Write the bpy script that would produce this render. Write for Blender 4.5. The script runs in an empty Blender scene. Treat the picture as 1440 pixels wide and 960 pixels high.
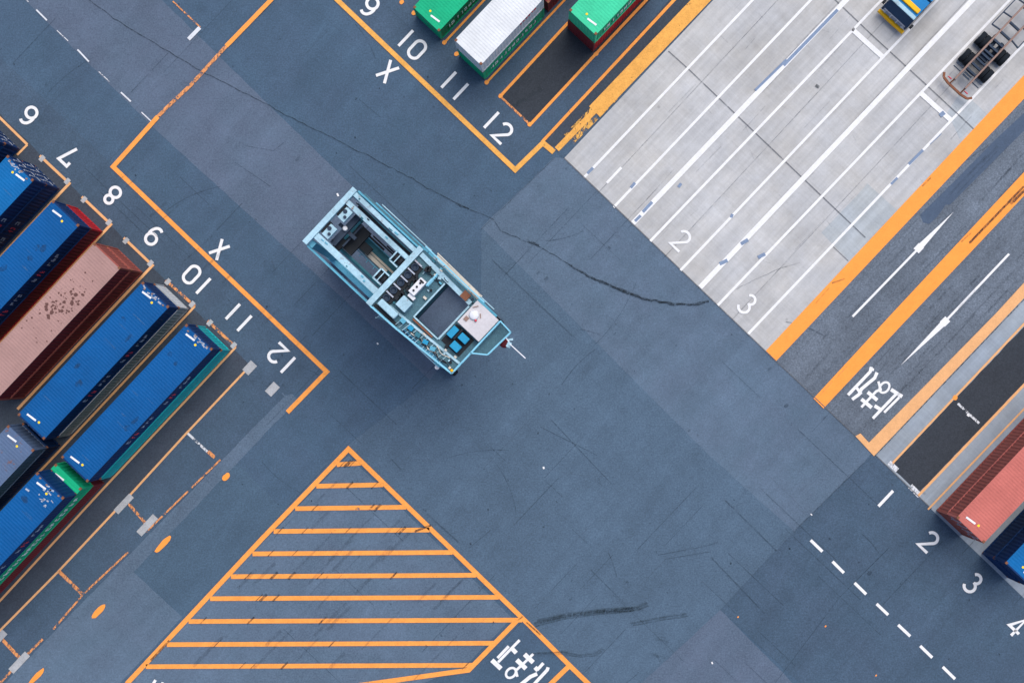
import bpy, bmesh, math, random
from mathutils import Vector, Matrix
random.seed(7)
R = math.radians
# ------------------------------------------------------------------ camera, sky, sun, exposure
FPX = 2062.0        # focal length in photograph pixels (1440 wide)
H = 102.0           # height of the drone above the yard
scene = bpy.context.scene
cam_d = bpy.data.cameras.new("camera"); cam = bpy.data.objects.new("camera", cam_d)
scene.collection.objects.link(cam)
# the drone looks almost straight down: the point right under it is 61 px off the picture's centre
_n = Vector((53, -30, -FPX)).normalized()
CR = _n.rotation_difference(Vector((0, 0, -1))).to_matrix()
cam.location = (0, 0, H); cam.rotation_euler = CR.to_euler()
cam_d.sensor_width = 36; cam_d.lens = 36 * FPX / 1440
cam_d.clip_start = 1; cam_d.clip_end = 3000
scene.camera = cam
SUN_EL, SUN_AZ = 66, 30      # azimuth clockwise from +Y (up in the picture)
world = bpy.data.worlds.new("World"); scene.world = world; world.use_nodes = True
nt = world.node_tree; nt.nodes.clear()
sky = nt.nodes.new("ShaderNodeTexSky"); sky.sky_type = 'NISHITA'; sky.sun_disc = False
sky.sun_elevation = R(SUN_EL); sky.sun_rotation = R(SUN_AZ); sky.dust_density = 3.0; sky.air_density = 1.0; sky.ozone_density = 1.0
bg = nt.nodes.new("ShaderNodeBackground"); bg.inputs['Strength'].default_value = 0.115
wo = nt.nodes.new("ShaderNodeOutputWorld")
nt.links.new(sky.outputs[0], bg.inputs[0]); nt.links.new(bg.outputs[0], wo.inputs[0])
sun_d = bpy.data.lights.new("sun", 'SUN'); sun_d.energy = 1.7; sun_d.angle = R(42); sun_d.color = (1.0, .93, .83)
sun = bpy.data.objects.new("sun", sun_d); scene.collection.objects.link(sun)
d = Vector((math.sin(R(SUN_AZ)) * math.cos(R(SUN_EL)), math.cos(R(SUN_AZ)) * math.cos(R(SUN_EL)), math.sin(R(SUN_EL))))
sun.rotation_euler = d.to_track_quat('Z', 'Y').to_euler()
scene.view_settings.view_transform = 'Standard'; scene.view_settings.look = 'None'
scene.view_settings.exposure = 0.55; scene.view_settings.gamma = 1
scene.view_settings.use_curve_mapping = False

# ------------------------------------------------------------------ helpers
C = scene.collection
A = R(46.6)                                   # heading of the lanes
U = Vector((math.cos(A), math.sin(A), 0))     # along the lanes, up-right in the picture
V = Vector((math.sin(A), -math.cos(A), 0))    # across the lanes, down-right
UP = (math.cos(A), -math.sin(A)); VP = (math.sin(A), math.cos(A))   # the same two in photo pixels

def P(px, py, z=0.0):
    """the point at height z that the photograph shows at pixel px, py"""
    d_ = CR @ Vector((px - 720, -(py - 480), -FPX))
    return Vector((0, 0, H)) + d_ * ((z - H) / d_.z)

def srgb(r, g, b):
    f = lambda c: ((c / 255) / 12.92) if c <= 10 else (((c / 255) + .055) / 1.055) ** 2.4
    return (f(r), f(g), f(b))

def tag(o, label=None, cat=None, group=None, kind=None):
    if label: o['label'] = label
    if cat: o['category'] = cat
    if group: o['group'] = group
    if kind: o['kind'] = kind
    return o

def empty(name, loc, rz=0.0):
    o = bpy.data.objects.new(name, None); C.objects.link(o)
    o.location = loc; o.rotation_euler = (0, 0, rz); o.empty_display_size = .3
    return o

class MB:
    def __init__(self): self.bm = bmesh.new()
    def face(self, pts):
        vs = [self.bm.verts.new(p) for p in pts]
        try: return self.bm.faces.new(vs)
        except Exception: return None
    def box(self, c, d, rz=0.0, rot=None):
        m = rot if rot is not None else Matrix.Rotation(rz, 3, 'Z')
        c = Vector(c); hx, hy, hz = d[0] / 2, d[1] / 2, d[2] / 2
        v = [self.bm.verts.new(c + m @ Vector((x, y, z))) for x in (-hx, hx) for y in (-hy, hy) for z in (-hz, hz)]
        for f in ((0, 1, 3, 2), (4, 6, 7, 5), (0, 4, 5, 1), (2, 3, 7, 6), (0, 2, 6, 4), (1, 5, 7, 3)):
            self.bm.faces.new([v[i] for i in f])
        return self
    def bb(self, x0, x1, y0, y1, z0, z1):
        return self.box(((x0 + x1) / 2, (y0 + y1) / 2, (z0 + z1) / 2), (abs(x1 - x0), abs(y1 - y0), abs(z1 - z0)))
    def bar(self, a, b, w, h=None):
        a = Vector(a); b = Vector(b); dd = b - a
        q = dd.to_track_quat('X', 'Z').to_matrix()
        return self.box((a + b) / 2, (dd.length, w, h or w), rot=q)
    def cyl(self, a, b, r, n=12, r2=None):
        a = Vector(a); b = Vector(b); q = (b - a).to_track_quat('Z', 'Y').to_matrix(); r2 = r if r2 is None else r2
        lo = [self.bm.verts.new(a + q @ Vector((r * math.cos(t * 2 * math.pi / n), r * math.sin(t * 2 * math.pi / n), 0))) for t in range(n)]
        hi = [self.bm.verts.new(b + q @ Vector((r2 * math.cos(t * 2 * math.pi / n), r2 * math.sin(t * 2 * math.pi / n), 0))) for t in range(n)]
        for i in range(n):
            f = self.bm.faces.new((lo[i], lo[(i + 1) % n], hi[(i + 1) % n], hi[i])); f.smooth = True
        self.bm.faces.new(lo[::-1]); self.bm.faces.new(hi)
        return self
    def path(self, pts, w):
        for a, b in zip(pts, pts[1:]): self.bar(a, b, w)
        return self
    def lathe(self, c, prof, n=20):
        c = Vector(c); rings = []
        for r, z in prof:
            rings.append([self.bm.verts.new(c + Vector((r * math.cos(t * 2 * math.pi / n), r * math.sin(t * 2 * math.pi / n), z))) for t in range(n)])
        for a, b in zip(rings, rings[1:]):
            for i in range(n):
                f = self.bm.faces.new((a[i], a[(i + 1) % n], b[(i + 1) % n], b[i])); f.smooth = True
        self.bm.faces.new(rings[0][::-1]); self.bm.faces.new(rings[-1])
        return self
    def build(self, name, m, parent=None, bevel=0):
        me = bpy.data.meshes.new(name)
        bmesh.ops.recalc_face_normals(self.bm, faces=self.bm.faces)
        self.bm.to_mesh(me); self.bm.free()
        o = bpy.data.objects.new(name, me); C.objects.link(o)
        me.materials.append(m)
        if parent: o.parent = parent
        if bevel:
            b = o.modifiers.new("edge", 'BEVEL'); b.width = bevel; b.segments = 2; b.limit_method = 'ANGLE'
        return o

# ------------------------------------------------------------------ materials
def new_mat(name):
    m = bpy.data.materials.new(name); m.use_nodes = True
    n = m.node_tree; b = n.nodes['Principled BSDF']; return m, n, b

def nd(n, t, **kw):
    x = n.nodes.new(t)
    for k, v in kw.items():
        if k in x.inputs: x.inputs[k].default_value = v
        else: setattr(x, k, v)
    return x

def noise(n, scale, detail=4, rough=.55, vec=None, stretch=None, rot=None):
    tc = n.nodes.get('tc') or nd(n, 'ShaderNodeTexCoord', name='tc')
    src = tc.outputs['Object']
    if stretch:
        mp = nd(n, 'ShaderNodeMapping', vector_type='TEXTURE'); mp.inputs['Rotation'].default_value = (0, 0, rot or 0)
        mp.inputs['Scale'].default_value = stretch; n.links.new(src, mp.inputs[0]); src = mp.outputs[0]
    x = nd(n, 'ShaderNodeTexNoise', Scale=scale, Detail=detail, Roughness=rough)
    n.links.new(src, x.inputs['Vector']); return x.outputs['Fac']

def math_(n, op, a, b=None, clamp=False):
    x = nd(n, 'ShaderNodeMath', operation=op, use_clamp=clamp)
    for i, v in enumerate((a, b)):
        if v is None: continue
        if isinstance(v, (int, float)): x.inputs[i].default_value = v
        else: n.links.new(v, x.inputs[i])
    return x.outputs[0]

def remap(n, f, lo, hi, a=0.0, b=1.0):
    x = nd(n, 'ShaderNodeMapRange'); n.links.new(f, x.inputs[0])
    for i, v in enumerate((lo, hi, a, b)): x.inputs[i + 1].default_value = v
    return x.outputs[0]

def scale_col(n, col, fac):
    """col (rgb or socket) times a scalar socket."""
    x = nd(n, 'ShaderNodeVectorMath', operation='SCALE')
    if isinstance(col, tuple): x.inputs[0].default_value = col
    else: n.links.new(col, x.inputs[0])
    n.links.new(fac, x.inputs['Scale']); return x.outputs[0]

def mix(n, fac, a, b):
    x = nd(n, 'ShaderNodeMix', data_type='RGBA')
    if isinstance(fac, (int, float)): x.inputs[0].default_value = fac
    else: n.links.new(fac, x.inputs[0])
    for i, v in ((6, a), (7, b)):
        if isinstance(v, tuple): x.inputs[i].default_value = (*v, 1)
        else: n.links.new(v, x.inputs[i])
    return x.outputs[2]

def ground_mat(name, col, grain=.27, blot=.19, streak=.085, warm=(1, 1, 1), grit=1.0):
    """asphalt: mottled at several sizes, tyre-worn streaks both ways, stone grain and dark specks"""
    m, n, b = new_mat(name)
    f = remap(n, noise(n, .11, 5, .6), .3, .7, 1 - blot * .5, 1 + blot * .5)
    f2 = math_(n, 'MULTIPLY', remap(n, noise(n, .9, 6, .75), .3, .7, 1 - blot * .38, 1 + blot * .38), remap(n, noise(n, 4.5, 4, .8), .3, .7, 1 - grain * .3, 1 + grain * .3))
    f3 = remap(n, noise(n, 9, 3, .8), .25, .75, 1 - grain, 1 + grain)
    s1 = remap(n, noise(n, 1.0, 4, .6, stretch=(18, 1.6, 1), rot=A), .3, .7, 1 - streak, 1 + streak)
    s2 = remap(n, noise(n, 1.0, 4, .6, stretch=(2.2, 22, 1), rot=A), .3, .7, 1 - streak * .5, 1 + streak * .5)
    t = f
    for k in (f2, f3, s1, s2): t = math_(n, 'MULTIPLY', t, k)
    vo = nd(n, 'ShaderNodeTexVoronoi', Scale=.42); n.links.new(n.nodes['tc'].outputs['Object'], vo.inputs['Vector'])
    sp = remap(n, vo.outputs['Distance'], .02, .045, 1 - .30 * grit, 1)
    t = math_(n, 'MULTIPLY', t, sp)
    st = remap(n, noise(n, .55, 5, .7), .56, .70, 1, .88); st2 = remap(n, noise(n, 1.0, 5, .75, stretch=(5, .8, 1), rot=A + .25), .55, .72, 1, 1.12)
    t = math_(n, 'MULTIPLY', math_(n, 'MULTIPLY', t, st), st2)
    hue = mix(n, remap(n, noise(n, .35, 3), .35, .65), col, tuple(c * w for c, w in zip(col, warm)))
    n.links.new(scale_col(n, hue, t), b.inputs['Base Color'])
    b.inputs['Roughness'].default_value = .88; b.inputs['Specular IOR Level'].default_value = .25
    bp = nd(n, 'ShaderNodeBump', Strength=.25, Distance=.01); n.links.new(noise(n, 30, 2), bp.inputs['Height'])
    n.links.new(bp.outputs[0], b.inputs['Normal'])
    return m

VW = (1.05, 1.0, 1.01)
M = {}
M['asphalt'] = ground_mat('asphalt', (0.051, 0.0915, 0.144), warm=VW)
M['asphalt_light'] = ground_mat('asphalt_light', (0.082, 0.126, 0.183), warm=VW)
M['asphalt_violet'] = ground_mat('asphalt_violet', (0.08, 0.114, 0.168), warm=VW)
M['asphalt_teal'] = ground_mat('asphalt_teal', (0.066, 0.108, 0.162))
M['asphalt_blue'] = ground_mat('asphalt_blue', (0.056, 0.098, 0.15))
M['asphalt_dark_and_shaded'] = ground_mat('asphalt_dark_and_shaded', (0.049, 0.084, 0.13), warm=VW)  # dark asphalt, also the shade painted round the row numbers
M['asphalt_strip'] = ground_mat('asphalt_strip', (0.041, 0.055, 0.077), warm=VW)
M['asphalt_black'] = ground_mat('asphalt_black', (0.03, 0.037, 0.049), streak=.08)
M['road_asphalt'] = ground_mat('road_asphalt', (.106, .131, .168), grain=.4, streak=.2)
M['road_patch'] = ground_mat('road_patch', (.062, .092, .145), grain=.12, streak=.05)

def concrete_mat(name, col, panel=True):
    m, n, b = new_mat(name)
    f = math_(n, 'MULTIPLY', remap(n, noise(n, .16, 5, .65), .3, .7, .84, 1.12), remap(n, noise(n, .9, 6, .75), .3, .7, .90, 1.07))
    s1 = remap(n, noise(n, 1.0, 5, .65, stretch=(12, .5, 1), rot=A), .3, .7, .88, 1.10)
    s2 = remap(n, noise(n, 1.0, 3, .6, stretch=(.14, 3.2, 1), rot=A), .3, .7, .95, 1.05)
    g = remap(n, noise(n, 12, 3, .7), .25, .75, .94, 1.06)
    t = f
    for k in (s1, s2, g): t = math_(n, 'MULTIPLY', t, k)
    hue = mix(n, remap(n, noise(n, .22, 4, .7), .38, .66), col, (col[0] * .98, col[1] * .95, col[2] * .90))
    vo = nd(n, 'ShaderNodeTexVoronoi', Scale=.35); n.links.new(n.nodes['tc'].outputs['Object'], vo.inputs['Vector'])
    t = math_(n, 'MULTIPLY', t, remap(n, vo.outputs['Distance'], .02, .05, .75, 1))
    n.links.new(scale_col(n, hue, t), b.inputs['Base Color'])
    b.inputs['Roughness'].default_value = .9; b.inputs['Specular IOR Level'].default_value = .2
    return m
M['concrete'] = concrete_mat('concrete', (.425, .438, .460))
M['concrete_patch'] = concrete_mat('concrete_patch', (.36, .40, .44))
M['concrete_blue'] = concrete_mat('concrete_blue', (.26, .31, .375))

def worn_mat(name, col, wear=.15, dirt=.12, scale=1.3, alpha=1.0, rough=.8, soft=.06):
    """road paint or rubber on the road: worn through in patches, so the surface under it shows"""
    m, n, b = new_mat(name)
    w1 = noise(n, scale, 6, .75)
    w2 = noise(n, 1.0, 4, .7, stretch=(.9, .12, 1), rot=A + .5)
    w = math_(n, 'MINIMUM', math_(n, 'ADD', w1, .06), math_(n, 'ADD', w2, .1))
    th = .5 * wear + .22
    a = remap(n, w, th, th + soft, 0, alpha)
    v = math_(n, 'MULTIPLY', remap(n, noise(n, 1.6, 6, .75), .3, .7, 1 - dirt, 1 + dirt * .5), remap(n, noise(n, 11, 4, .8), .35, .6, 1 - dirt * 1.2, 1))
    n.links.new(scale_col(n, col, v), b.inputs['Base Color']); b.inputs['Roughness'].default_value = rough
    b.inputs['Specular IOR Level'].default_value = .2
    n.links.new(a, b.inputs['Alpha'])
    return m
OR = (.86, .335, .075); YE = (.80, .40, .10)
M['orange_paint'] = worn_mat('orange_paint', OR, .24, .16)
M['orange_fresh'] = worn_mat('orange_fresh', (.88, .315, .06), .10, .09)
M['orange_worn'] = worn_mat('orange_worn', (.74, .31, .12), .54, .25, 2.8)
M['orange_faded'] = worn_mat('orange_faded', (.72, .39, .18), .24, .12)
M['yellow_paint'] = worn_mat('yellow_paint', (.80, .40, .095), .27, .2)
M['yellow_worn'] = worn_mat('yellow_worn', (.74, .40, .10), .60, .3, 1.6)
M['white_paint'] = worn_mat('white_paint', (.72, .735, .76), .08, .08)
M['white_thin'] = worn_mat('white_thin', (.62, .655, .71), .30, .12)
M['white_worn'] = worn_mat('white_worn', (.62, .65, .70), .52, .15, 2.5)
M['grey_patch'] = worn_mat('grey_patch', (.40, .42, .45), .2, .2, 2.0)
M['blue_scrape'] = worn_mat('blue_scrape', (.20, .27, .40), .30, .15, 3.4)
M['rubber'] = worn_mat('rubber', (.024, .040, .050), .34, .1, 1.8, .40, soft=.45)
M['rubber_faint'] = worn_mat('rubber_faint', (.04, .055, .075), .36, .1, 1.7, .28, soft=.3)
M['seam_dark'] = worn_mat('seam_dark', (.028, .045, .065), .34, .1, .9, .48, soft=.3)
M['seam_light'] = worn_mat('seam_light', (.12, .16, .22), .42, .1, .9, .26, soft=.3)
M['crack'] = worn_mat('crack', (.018, .028, .038), .34, .1, 3.0, .72, soft=.25)
M['joint'] = worn_mat('joint', (.13, .14, .16), .15, .1, 1.2, .6, soft=.2)

def coat_mat(name, col, rust=.06, rough=.6, dirt=.12, rustcol=(.17, .07, .035), thr=.64, grime=2.0):
    """painted steel: faint fade, grime and a few rust blooms"""
    m, n, b = new_mat(name)
    v = remap(n, noise(n, grime * .25, 5, .65), .3, .7, 1 - dirt, 1 + dirt)
    v2 = remap(n, noise(n, 7, 3, .7), .3, .7, 1 - dirt * .5, 1 + dirt * .5)
    base = scale_col(n, col, math_(n, 'MULTIPLY', v, v2))
    if rust:
        r = remap(n, noise(n, 2.6, 6, .75), thr, thr + .05, 0, rust * 6)
        base = mix(n, math_(n, 'MINIMUM', r, .85), base, rustcol)
    n.links.new(base, b.inputs['Base Color']); b.inputs['Roughness'].default_value = rough
    b.inputs['Specular IOR Level'].default_value = .12
    return m
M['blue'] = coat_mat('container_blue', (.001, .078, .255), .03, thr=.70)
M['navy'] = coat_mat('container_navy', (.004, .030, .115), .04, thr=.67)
M['blue_pale'] = coat_mat('container_blue_pale', (.002, .115, .33), .05, thr=.66)
M['blue_grey'] = coat_mat('container_blue_grey', (.085, .135, .24), .12, thr=.60)
M['green'] = coat_mat('container_green', (.006, .36, .18), .02, thr=.7)
M['green_dark'] = coat_mat('container_green_dark', (.006, .22, .105), .03, thr=.68)
M['green_pale'] = coat_mat('container_green_pale', (.045, .52, .29), .02, thr=.7)
M['white'] = coat_mat('container_white', (.60, .63, .66), .03, thr=.68, dirt=.11)
M['grey'] = coat_mat('container_grey', (.30, .33, .36), .10, thr=.60)
M['maroon'] = coat_mat('container_maroon', (.155, .022, .03), .05, thr=.66)
M['red'] = coat_mat('container_red', (.42, .018, .028), .04, thr=.66)
M['brick'] = coat_mat('container_brick', (.29, .08, .065), .08, thr=.62)
M['coral'] = coat_mat('container_coral', (.46, .135, .115), .07, thr=.68)
M['pink'] = coat_mat('container_pink', (.335, .205, .19), .06, rustcol=(.13, .05, .05), thr=.66, dirt=.10)
M['teal'] = coat_mat('container_teal', (.012, .36, .40), .03, thr=.7)
M['rust'] = coat_mat('rusty_steel', (.20, .085, .05), .12, .8)
M['rust_pale'] = coat_mat('faded_rust_steel', (.25, .17, .145), .08, .8)
M['steel_dark'] = coat_mat('dark_steel', (.028, .045, .075), .05)
M['black'] = coat_mat('black_steel', (.016, .02, .026), 0)
M['tyre'] = coat_mat('tyre_rubber', (.012, .016, .022), 0, .9)
M['rim'] = coat_mat('rim_steel', (.30, .32, .34), .05)
M['decal_white'] = coat_mat('decal_white', (.72, .74, .78), .02, thr=.72)
M['decal_dim'] = coat_mat('decal_dim', (.26, .34, .46), .02, thr=.7)
M['decal_yellow'] = coat_mat('decal_yellow', (.85, .62, .03), 0)
M['decal_red'] = coat_mat('decal_red', (.62, .06, .09), 0)
M['rod'] = coat_mat('galvanised_rod', (.34, .38, .46), .10, .5, thr=.58)
# straddle carrier paints
M['sc_light'] = coat_mat('carrier_light_blue', (.32, .50, .60), .06, dirt=.26, thr=.58)
M['sc_mid'] = coat_mat('carrier_sky_blue', (.095, .33, .46), .05, dirt=.2, thr=.62)
M['sc_teal_shaded'] = coat_mat('carrier_teal', (.035, .15, .20), .06, dirt=.3, thr=.62)  # teal darkened to put recess shade into the inner parts
M['sc_bright'] = coat_mat('carrier_bright_blue', (.02, .25, .44), .02, thr=.7)
M['sc_cream'] = coat_mat('carrier_cream', (.56, .53, .47), .10, thr=.58)
M['sc_roof'] = coat_mat('cab_roof_white', (.50, .49, .52), .03, thr=.68, dirt=.12)
M['sc_white'] = coat_mat('machine_white', (.66, .68, .73), .06, thr=.64)
M['yellow_coat'] = coat_mat('yellow_coat', (.78, .42, .015), .05)
M['truck_blue'] = coat_mat('truck_blue', (.012, .17, .42), .03, thr=.7)
M['truck_navy'] = coat_mat('truck_navy', (.016, .045, .10), .03)
m_, n_, b_ = new_mat('cab_glass'); b_.inputs['Base Color'].default_value = (.02, .05, .08, 1); b_.inputs['Roughness'].default_value = .12; M['glass'] = m_
m_, n_, b_ = new_mat('deck_grating')
ck = nd(n_, 'ShaderNodeTexBrick', Scale=5.0); ck.inputs['Color1'].default_value = (.055, .185, .265, 1); ck.inputs['Color2'].default_value = (.085, .25, .34, 1)
ck.inputs['Mortar'].default_value = (.018, .05, .065, 1); ck.inputs['Mortar Size'].default_value = .06
tcx = nd(n_, 'ShaderNodeTexCoord'); n_.links.new(tcx.outputs['Object'], ck.inputs['Vector']); n_.links.new(ck.outputs[0], b_.inputs['Base Color'])
b_.inputs['Roughness'].default_value = .7; M['grating'] = m_

# ------------------------------------------------------------------ the yard surface
_sh = [0]
def sheet(name, pts, z, mat, label=None, kind='structure'):
    _sh[0] += 1
    if z < .013: z = .002 + .0012 * _sh[0]
    else: z = z + ZP + .0007 * (_sh[0] % 5)
    if name == 'asphalt_ground':      # machine-laid edges wander a little
        q_ = []
        for i_, a_ in enumerate(pts):
            b_ = pts[(i_ + 1) % len(pts)]; n_ = max(1, int(math.dist(a_, b_) / 9))
            q_ += [(a_[0] + (b_[0] - a_[0]) * t_ / n_ + (random.uniform(-.5, .5) if t_ else 0), a_[1] + (b_[1] - a_[1]) * t_ / n_ + (random.uniform(-.5, .5) if t_ else 0)) for t_ in range(n_)]
        pts = q_
    mb = MB(); mb.face([P(x, y, z) for x, y in pts]); o = mb.build(name, M[mat])
    if o.data.polygons[0].normal.z < 0: o.data.flip_normals()
    return tag(o, label, kind=kind)

g = MB(); g.face([(-700, -700, 0), (700, -700, 0), (700, 700, 0), (-700, 700, 0)])
tag(g.build('ground', M['asphalt']), 'blue grey asphalt of the container yard', kind='structure')
Z1, Z2, Z3 = .004, .008, .012; ZP = .045     # paint lies above every sheet
k = 25     # metres beyond the frame that sheets run on, in px steps
def ln(p, d, t): return (p[0] + d[0] * t, p[1] + d[1] * t)
# road deck edge from (793,223) to (1310,716)
BE = (.719, .695)
e0, e1 = (793, 223), (1310, 716)
sheet('asphalt_ground', [(25, -10), (217, -10), (357, 127), (480, 247), (677, 438), (640, 560), (600, 530), (480, 417), (370, 320), (213, 177)], Z1, 'asphalt_violet', 'lighter violet band of asphalt running down from the upper left')
sheet('asphalt_ground', [(677, 320), (780, 221), (793, 223), (1084, 501), (1226, 636), (1215, 650), (1117, 747), (997, 640)], Z1, 'asphalt_light', 'lighter asphalt panel beside the concrete lanes')
sheet('asphalt_ground', [(1013, 857), (1135, 980), (880, 980)], Z1, 'asphalt_violet', 'pale asphalt corner at the bottom')
sheet('asphalt_ground', [(677, 320), (997, 640), (1117, 747), (1060, 806), (1013, 857), (880, 980), (840, 980), (735, 865), (490, 625), (600, 540), (677, 438)], Z1, 'asphalt_teal', 'wide worn asphalt in the middle of the yard')
sheet('asphalt_ground', [(300, 648), (325, 642), (400, 718), (256, 867), (187, 803), (210, 770), (232, 745), (262, 700)], Z1, 'asphalt_blue', 'asphalt panel beside the hatched triangle')
sheet('asphalt_ground', [(187, 803), (256, 867), (150, 980), (20, 980)], Z1, 'asphalt_light', 'lighter asphalt panel at the lower left')
sheet('asphalt_ground', [(490, 640), (720, 868), (655, 935), (560, 975), (160, 975)], Z1, 'asphalt_light', 'asphalt inside the hatched triangle')
sheet('asphalt_ground', [(403, 545), (418, 562), (20, 980), (-12, 980)], Z2, 'asphalt_light', 'paler wheel path beside the parking slots')
sheet('asphalt_ground', [(352, 514), (400, 557), (-20, 985), (-60, 950)], Z1, 'asphalt_dark_and_shaded', 'dark asphalt of the empty parking slots')
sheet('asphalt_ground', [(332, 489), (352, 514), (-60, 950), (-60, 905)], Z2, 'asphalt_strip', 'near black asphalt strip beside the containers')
sheet('asphalt_ground', [(-60, 100), (331, 488), (-60, 910)], Z1, 'asphalt_strip', 'asphalt under the left container stacks, painted darker for their shade')  # shade between the stacks put into the surface colour
sheet('asphalt_ground', [(-60, 30), (-60, 100), (352, 514), (402, 556), (436, 545), (458, 522), (160, 235), (40, 118)], Z1, 'asphalt_dark_and_shaded', 'asphalt under the row numbers at the left, painted darker for shade by the stacks')  # soft shade beside the left block painted as a darker surface
sheet('asphalt_ground', [(476, 0), (724, 238), (765, 200), (792, 223), (1010, -10), (470, -10)], Z1, 'asphalt_dark_and_shaded', 'asphalt under the row numbers at the top, painted darker for shade by the stacks')  # shade in front of the top block put into the colour
sheet('asphalt_ground', [(703, 135), (745, 175), (925, -10), (840, -10)], Z2, 'asphalt_black', 'black asphalt of the empty slot at the top')
sheet('asphalt_ground', [(760, 203), (790, 208), (1000, -15), (955, -15)], Z2, 'asphalt_strip', 'dark lane beside the yellow stripe')
sheet('asphalt_ground', [(1117, 747), (1215, 650), (1227, 637), (1310, 717), (1500, 900), (1500, 1120), (1300, 1120), (1013, 857), (1060, 806)], Z1, 'asphalt_dark_and_shaded', 'asphalt under the row numbers at the right, painted darker for shade by the stacks')  # shade near the right block put into this darker panel
# concrete truck lanes
sheet('concrete_pavement', [(793, 223), (1084, 501), (1500, 62), (1500, -60), (1060, -60)], Z2, 'concrete', 'pale concrete truck lanes numbered one to three')
sheet('road', [(1084, 501), (1226, 635), (1500, 345), (1500, 62)], Z2, 'road_asphalt', 'grey asphalt two lane road between orange stripes')
sheet('concrete_pavement', [(1226, 635), (1310, 716), (1500, 515), (1500, 345)], Z2, 'concrete_blue', 'blue grey concrete runway strips beside the stacks')
sheet('concrete_pavement', [(1310, 716), (1500, 898), (1500, 515)], Z2, 'concrete_blue', 'concrete under the right hand container stacks')
sheet('asphalt_ground', [(1252, 656), (1292, 693), (1500, 476), (1500, 396)], Z3, 'asphalt_black', 'black asphalt of the empty slot at the right')
# repairs
for pts in ([(1155, 327), (1203, 277), (1246, 316), (1193, 366)], [(1332, 158), (1352, 128), (1388, 160), (1350, 196)], [(1203, 277), (1220, 258), (1262, 296), (1246, 316)]):
    sheet('concrete_pavement', pts, Z3, 'concrete_patch', 'small pale repair slab in the concrete lanes')
rp = [(1294, 302), (1298, 313), (1307, 315), (1318, 305), (1330, 288), (1336, 288), (1452, 172), (1452, 148), (1400, 196), (1345, 252)]
sheet('road_patch', rp, Z3, 'road_patch', 'smooth blue asphalt repair in the road')

# ------------------------------------------------------------------ ribbons: markings, joints, rubber
_zc = [0]
def zstep():
    _zc[0] = (_zc[0] + 1) % 6
    return _zc[0] * .0015
def ribbon_faces(mb, pts, w, z, closed=False, w_end=None):
    n = len(pts); q = [Vector((p[0], p[1])) for p in pts]
    L, Rr = [], []
    for i in range(n):
        if closed: a, b, c = q[i - 1], q[i], q[(i + 1) % n]
        else: a, b, c = q[max(i - 1, 0)], q[i], q[min(i + 1, n - 1)]
        d1 = (b - a).normalized() if (b - a).length > 1e-6 else None
        d2 = (c - b).normalized() if (c - b).length > 1e-6 else None
        d1 = d1 or d2; d2 = d2 or d1
        n1 = Vector((-d1.y, d1.x)); n2 = Vector((-d2.y, d2.x)); mm = n1 + n2
        mm = mm.normalized() if mm.length > 1e-3 else n1
        ww = w if w_end is None else w + (w_end - w) * i / (n - 1)
        off = mm * (ww / 2 / max(mm.dot(n1), .5))
        L.append(b + off); Rr.append(b - off)
    for i in range(n if closed else n - 1):
        j = (i + 1) % n
        mb.face([P(q_.x, q_.y, z + ZP) for q_ in (L[i], L[j], Rr[j], Rr[i])])
def up_faces(o):
    for p in o.data.polygons:
        if p.normal.z < 0: p.flip()
    return o
def marks(name, lines, mat, label, z=.018):
    """each line: (pts, width px[, closed])"""
    mb = MB()
    for l in lines:
        ribbon_faces(mb, l[0], l[1], z + zstep(), l[2] if len(l) > 2 else False)
    o = mb.build(name, M[mat]); up_faces(o)
    return tag(o, label, kind='structure')

# orange boxes around the blocks
marks('orange_road_line', [([(383, -2), (325, 58), (318, 65)], 6.2), ([(222, 164), (159, 234.5), (459.5, 522.5), (404, 579.5)], 6.4)], 'orange_paint', 'orange corner line round the left block')
marks('orange_road_line', [([(318, 65), (300, 85), (268, 120), (236, 150), (222, 164)], 5)], 'orange_worn', 'worn stretch of the orange line at the upper left')
marks('orange_road_line', [([(470, -4), (724.5, 239), (765, 199.5)], 6.8), ([(761, 199), (779, 214)], 7.5)], 'yellow_paint', 'yellow orange corner line round the top block')
marks('orange_road_line', [([(762, 200), (965, -18)], 4.2)], 'orange_paint', 'thin orange line beside the top block')
marks('yellow_road_line', [([(800, 196), (862, 133)], 19), ], 'yellow_worn', 'worn start of the broad yellow stripe')
marks('yellow_road_line', [([(836, 157), (1010, -25)], 21), ([(783, 210), (842, 150)], 8)], 'yellow_paint', 'broad worn yellow stripe beside the concrete')
sheet('orange_road_line', [(1077, 493), (1091, 508), (1363, 220), (1500, 76), (1500, 42), (1333, 220)], .020, 'orange_fresh', 'broad bright orange stripe at the edge of the concrete')
sheet('orange_road_line', [(1144, 560), (1158, 574), (1284, 440), (1500, 212), (1500, 178), (1255, 440)], .020, 'orange_fresh', 'broad bright orange stripe between the two road lanes')
sheet('orange_road_line', [(1203, 613), (1229, 641), (1420, 440), (1500, 356), (1500, 332), (1401, 440), (1222, 622), (1210, 609)], .020, 'orange_faded', 'faded pale orange stripe beside the concrete strip')
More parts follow.
